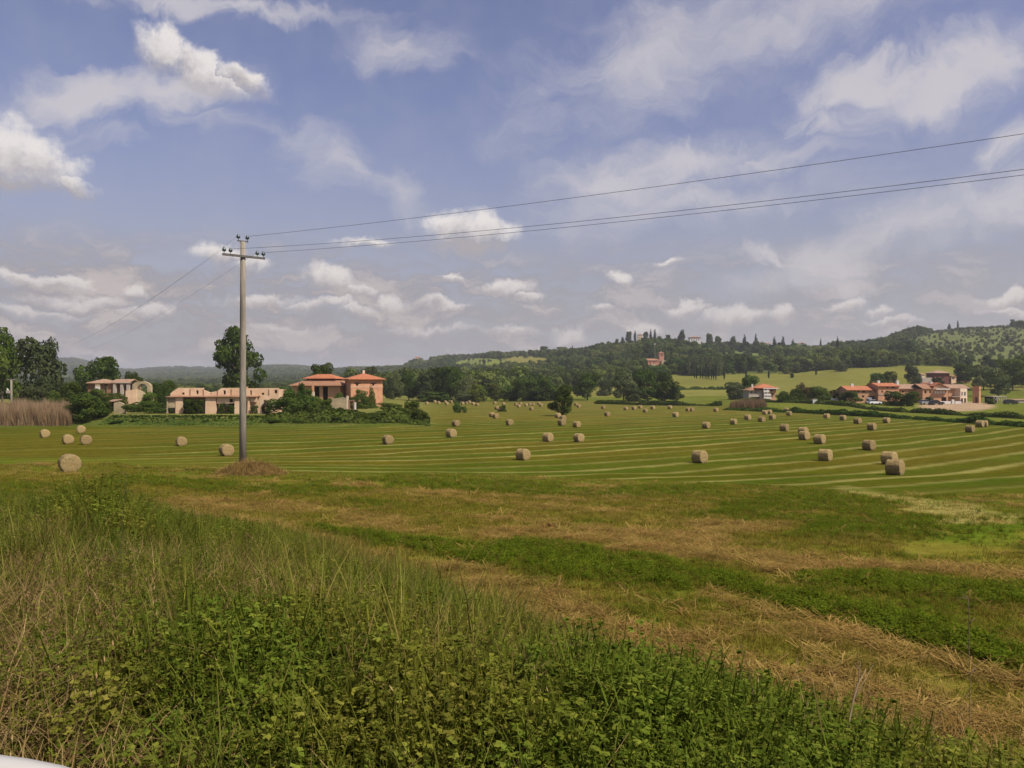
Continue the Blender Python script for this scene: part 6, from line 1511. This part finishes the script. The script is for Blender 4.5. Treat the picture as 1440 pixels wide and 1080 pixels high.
# ------------------------------------------------------------------ world, sun, camera
SUN_AZ, SUN_EL = math.radians(126), math.radians(52)       # azimuth clockwise from the view direction
def build_world():
    w = bpy.data.worlds.new('World'); scene.world = w; w.use_nodes = True; nt = w.node_tree; nt.nodes.clear()
    out = N(nt, 'ShaderNodeOutputWorld'); bg = N(nt, 'ShaderNodeBackground'); nt.links.new(bg.outputs[0], out.inputs[0])
    sky = N(nt, 'ShaderNodeTexSky', sky_type='NISHITA'); sky.sun_disc = False; sky.sun_elevation = SUN_EL; sky.sun_rotation = SUN_AZ
    sky.air_density = 1.0; sky.dust_density = 2.0; sky.ozone_density = 1.5
    STR = .10; bg.inputs['Strength'].default_value = .087
    tc = N(nt, 'ShaderNodeTexCoord'); sp = N(nt, 'ShaderNodeSeparateXYZ'); nt.links.new(tc.outputs['Generated'], sp.inputs[0])
    az = math_n(nt, 'ARCTAN2', sp.outputs[0], sp.outputs[1]); el = math_n(nt, 'ARCSINE', sp.outputs[2])
    cb = N(nt, 'ShaderNodeCombineXYZ'); nt.links.new(az, cb.inputs[0]); nt.links.new(el, cb.inputs[1]); V0 = cb.outputs[0]
    def vmath(op, a, b):
        n = N(nt, 'ShaderNodeVectorMath', operation=op)
        for i, v in enumerate((a, b)):
            if hasattr(v, 'is_linked'): nt.links.new(v, n.inputs[i])
            else: n.inputs[i].default_value = v
        return n.outputs['Value'] if op in ('LENGTH', 'DOT_PRODUCT') else n.outputs['Vector']
    def warp(vec, scale, amp, detail=5, rough=.6, sc=(1, 1, 1)):
        mp = N(nt, 'ShaderNodeMapping'); mp.inputs['Scale'].default_value = sc; nt.links.new(vec, mp.inputs[0])
        n = N(nt, 'ShaderNodeTexNoise'); n.inputs['Scale'].default_value = scale; n.inputs['Detail'].default_value = detail; n.inputs['Roughness'].default_value = rough
        nt.links.new(mp.outputs[0], n.inputs['Vector'])
        return vmath('ADD', vec, vmath('MULTIPLY', vmath('SUBTRACT', n.outputs['Color'], (.5, .5, .5)), (amp, amp * .8, 0)))
    VC = warp(warp(V0, 11, .05, 2, .5), 30, .045, 6, .62); VS = warp(warp(V0, 6, .16, 3, .55), 16, .09, 5, .65)
    def ae(px, row):
        a = math.atan((px - 720) / F); return a, math.atan((540 - row) / F * math.cos(a))
    def blobs(lst, vec, heights=False):
        acc = None; hacc = None
        for (px, row, rx, ry, tilt, gain, *bias) in lst:
            a, e = ae(px, row)
            mp = N(nt, 'ShaderNodeMapping', vector_type='TEXTURE'); mp.inputs['Location'].default_value = (a, e, 0); mp.inputs['Rotation'].default_value = (0, 0, math.radians(tilt)); mp.inputs['Scale'].default_value = (rx / F * math.cos(a), ry / F * math.cos(a), 1)
            nt.links.new(vec, mp.inputs[0]); ln = vmath('LENGTH', mp.outputs[0], (0, 0, 0))
            f = math_n(nt, 'MULTIPLY_ADD', ln, -gain, gain)
            if heights:
                s2 = N(nt, 'ShaderNodeSeparateXYZ'); nt.links.new(mp.outputs[0], s2.inputs[0]); hh = math_n(nt, 'ADD', s2.outputs[1], bias[0]) if bias else s2.outputs[1]
                if acc is None: acc, hacc = f, hh
                else:
                    g = math_n(nt, 'GREATER_THAN', f, acc)
                    mx = N(nt, 'ShaderNodeMix'); nt.links.new(g, mx.inputs[0]); nt.links.new(hacc, mx.inputs[2]); nt.links.new(hh, mx.inputs[3]); hacc = mx.outputs[0]
                    acc = math_n(nt, 'MAXIMUM', acc, f)
            else: acc = f if acc is None else math_n(nt, 'MAXIMUM', acc, f)
        return acc, hacc
    CUM = [(5, 222, 72, 56, 0, 1), (48, 232, 62, 46, -10, 1), (95, 258, 44, 17, -12, 1, -.3), (10, 258, 80, 20, 0, 1, -.8),
        (232, 66, 46, 30, -20, 1), (285, 90, 84, 26, -24, 1), (335, 108, 58, 18, -22, 1, -.2),
        (640, 322, 46, 26, 0, 1), (672, 330, 60, 30, -8, 1), (662, 344, 76, 16, 0, 1, -.9), (467, 397, 42, 24, -8, 1), (500, 411, 30, 12, 0, 1), (552, 430, 26, 19, -5, 1), (622, 432, 46, 12, 0, 1), (715, 408, 46, 16, 0, 1), (745, 418, 30, 9, 0, 1),
        (628, 392, 26, 9, 0, .9), (874, 394, 24, 14, 0, .8), (302, 358, 42, 19, 10, 1), (352, 368, 46, 12, 0, .8), (515, 342, 46, 10, 0, .7), (45, 392, 72, 13, 0, 1), (95, 398, 30, 12, -10, 1), (190, 408, 20, 12, 0, .9), (212, 436, 48, 15, 8, .9), (965, 437, 36, 12, 0, 1), (1035, 448, 56, 17, 0, 1), (1096, 447, 24, 18, 0, 1),
        (1188, 436, 30, 13, 0, 1), (1236, 442, 22, 10, 0, .8), (1424, 416, 46, 14, 8, 1), (1432, 432, 60, 9, 0, .8), (800, 474, 34, 15, 0, .9), (842, 440, 18, 9, 0, .7), (900, 462, 48, 12, 0, .9), (950, 372, 26, 8, 0, .6), (370, 420, 60, 12, 0, .8), (450, 430, 60, 10, 0, .8), (500, 437, 36, 12, 0, .9), (720, 466, 46, 9, 0, .7), (1365, 470, 60, 9, 0, .6), (1270, 455, 60, 8, 0, .6), (400, 462, 80, 9, 0, .6), (610, 465, 80, 9, 0, .6), (120, 425, 90, 12, 0, .7), (40, 440, 90, 10, 0, .6)]
    SOFT = [(140, 128, 175, 50, 12, 1.25), (255, 120, 130, 44, 10, 1.05), (940, 60, 240, 90, 18, .75), (1110, 25, 330, 60, 4, .8), (1210, 130, 90, 42, -14, 1.15), (1320, 125, 170, 54, 14, 1.1), (1400, 100, 130, 60, 10, .95), (1180, 175, 80, 30, -30, .8), (960, 230, 240, 52, 6, .95), (850, 250, 120, 46, -6, .8), (1090, 220, 150, 34, -4, .8), (455, 225, 76, 44, -30, .75), (545, 275, 80, 40, -22, .55), (570, 65, 90, 36, -10, .6), (330, 2, 300, 20, 0, .8), (1260, 330, 280, 46, 14, .7), (1420, 290, 120, 46, 16, .7), (1085, 355, 60, 14, -14, .7), (1430, 225, 60, 30, 0, .9), (160, 195, 100, 26, -8, .45), (960, 290, 300, 44, 4, .6), (760, 140, 120, 60, 30, .35), (300, 170, 120, 24, 0, .35)]
    cf, hh = blobs(CUM, VC, True); sf, _ = blobs(SOFT, VS)
    n1 = noise(nt, V0, 40, 7, .66); n2 = noise(nt, V0, 12, 3, .6)
    mpS = N(nt, 'ShaderNodeMapping'); mpS.inputs['Rotation'].default_value = (0, 0, math.radians(-14)); mpS.inputs['Scale'].default_value = (5, 15, 1); nt.links.new(VS, mpS.inputs[0]); nS = noise(nt, mpS.outputs[0], 1.0, 7, .68)
    cdist = math_n(nt, 'ADD', cf, math_n(nt, 'MULTIPLY', math_n(nt, 'SUBTRACT', n1, .5), 1.0))
    # crisp tops, bases that melt away
    soft = mrange(nt, hh, -.5, .6, 1.0, .48)
    cden = N(nt, 'ShaderNodeMapRange', interpolation_type='SMOOTHSTEP'); nt.links.new(cdist, cden.inputs[0]); cden.inputs[1].default_value = -.13; nt.links.new(soft, cden.inputs[2]); cden = cden.outputs[0]
    sden = math_n(nt, 'MULTIPLY', mrange(nt, math_n(nt, 'ADD', sf, math_n(nt, 'MULTIPLY', math_n(nt, 'SUBTRACT', nS, .52), 1.35)), -.15, 1.0), .78)
    k = 1 / STR
    C3 = lambda *c: tuple(x * k for x in c)
    tint = mixc(nt, 1., sky.outputs[0], SKYT, 'MULTIPLY')
    lowv = mrange(nt, el, -.05, .37, .95, .0)
    base = mixc(nt, lowv, tint, C3(.36, .36, .375))
    base = mixc(nt, mrange(nt, n2, .35, .75, .03, .18), base, C3(.45, .45, .52))
    # low grey cloud bank
    mpB = N(nt, 'ShaderNodeMapping'); mpB.inputs['Scale'].default_value = (9, 30, 1); nt.links.new(VC, mpB.inputs[0]); nb = noise(nt, mpB.outputs[0], 1., 6, .62)
    bank = math_n(nt, 'MULTIPLY', mrange(nt, nb, .38, .58), math_n(nt, 'MULTIPLY', mrange(nt, el, .0, .05), math_n(nt, 'SUBTRACT', 1., mrange(nt, el, .11, .2))))
    bank = math_n(nt, 'MULTIPLY', bank, mrange(nt, az, -.5, .55, .9, .45))
    base = mixc(nt, bank, base, mixc(nt, mrange(nt, nb, .47, .62), C3(.31, .28, .29), C3(.55, .485, .46)))
    c1 = mixc(nt, sden, base, C3(.66, .62, .63))
    lit = mrange(nt, math_n(nt, 'ADD', hh, math_n(nt, 'MULTIPLY', math_n(nt, 'SUBTRACT', n1, .5), 1.6)), -.8, .55)
    ccol = mixc(nt, lit, C3(.42, .385, .39), C3(.84, .79, .76))
    # towards the horizon cumulus sink into the haze
    ccol = mixc(nt, mrange(nt, el, .02, .20, .62, 0.), ccol, C3(.45, .40, .39))
    c2 = mixc(nt, math_n(nt, 'MULTIPLY', cden, .93), c1, ccol)
    nt.links.new(c2, bg.inputs['Color'])
    w.cycles.sampling_method = 'NONE'
SKYT = (1.2, 1.0, 1.16)
build_world()

sl = bpy.data.lights.new('sun', 'SUN'); sl.energy = 4.9; sl.angle = math.radians(.55); sl.color = (1, .93, .82)
so = bpy.data.objects.new('sun', sl); COL.objects.link(so); so.location = (20, -10, 40)
d = Vector((math.sin(SUN_AZ) * math.cos(SUN_EL), math.cos(SUN_AZ) * math.cos(SUN_EL), math.sin(SUN_EL)))
so.rotation_euler = (-d).to_track_quat('-Z', 'Y').to_euler()

cam = bpy.data.cameras.new('camera'); cam.sensor_width = 36; cam.lens = F / 1440 * 36; cam.clip_start = .05; cam.clip_end = 20000
co = bpy.data.objects.new('camera', cam); COL.objects.link(co); co.location = (0, 0, 0); co.rotation_euler = (math.pi / 2, 0, 0)
scene.camera = co
scene.view_settings.view_transform = 'Standard'; scene.view_settings.look = 'None'; scene.view_settings.exposure = .22; scene.view_settings.gamma = 1
scene.cycles.use_adaptive_sampling = True; scene.cycles.adaptive_threshold = .02; scene.cycles.max_bounces = 6; scene.cycles.diffuse_bounces = 2; scene.cycles.transmission_bounces = 3; scene.cycles.transparent_max_bounces = 4; scene.cycles.volume_bounces = 0
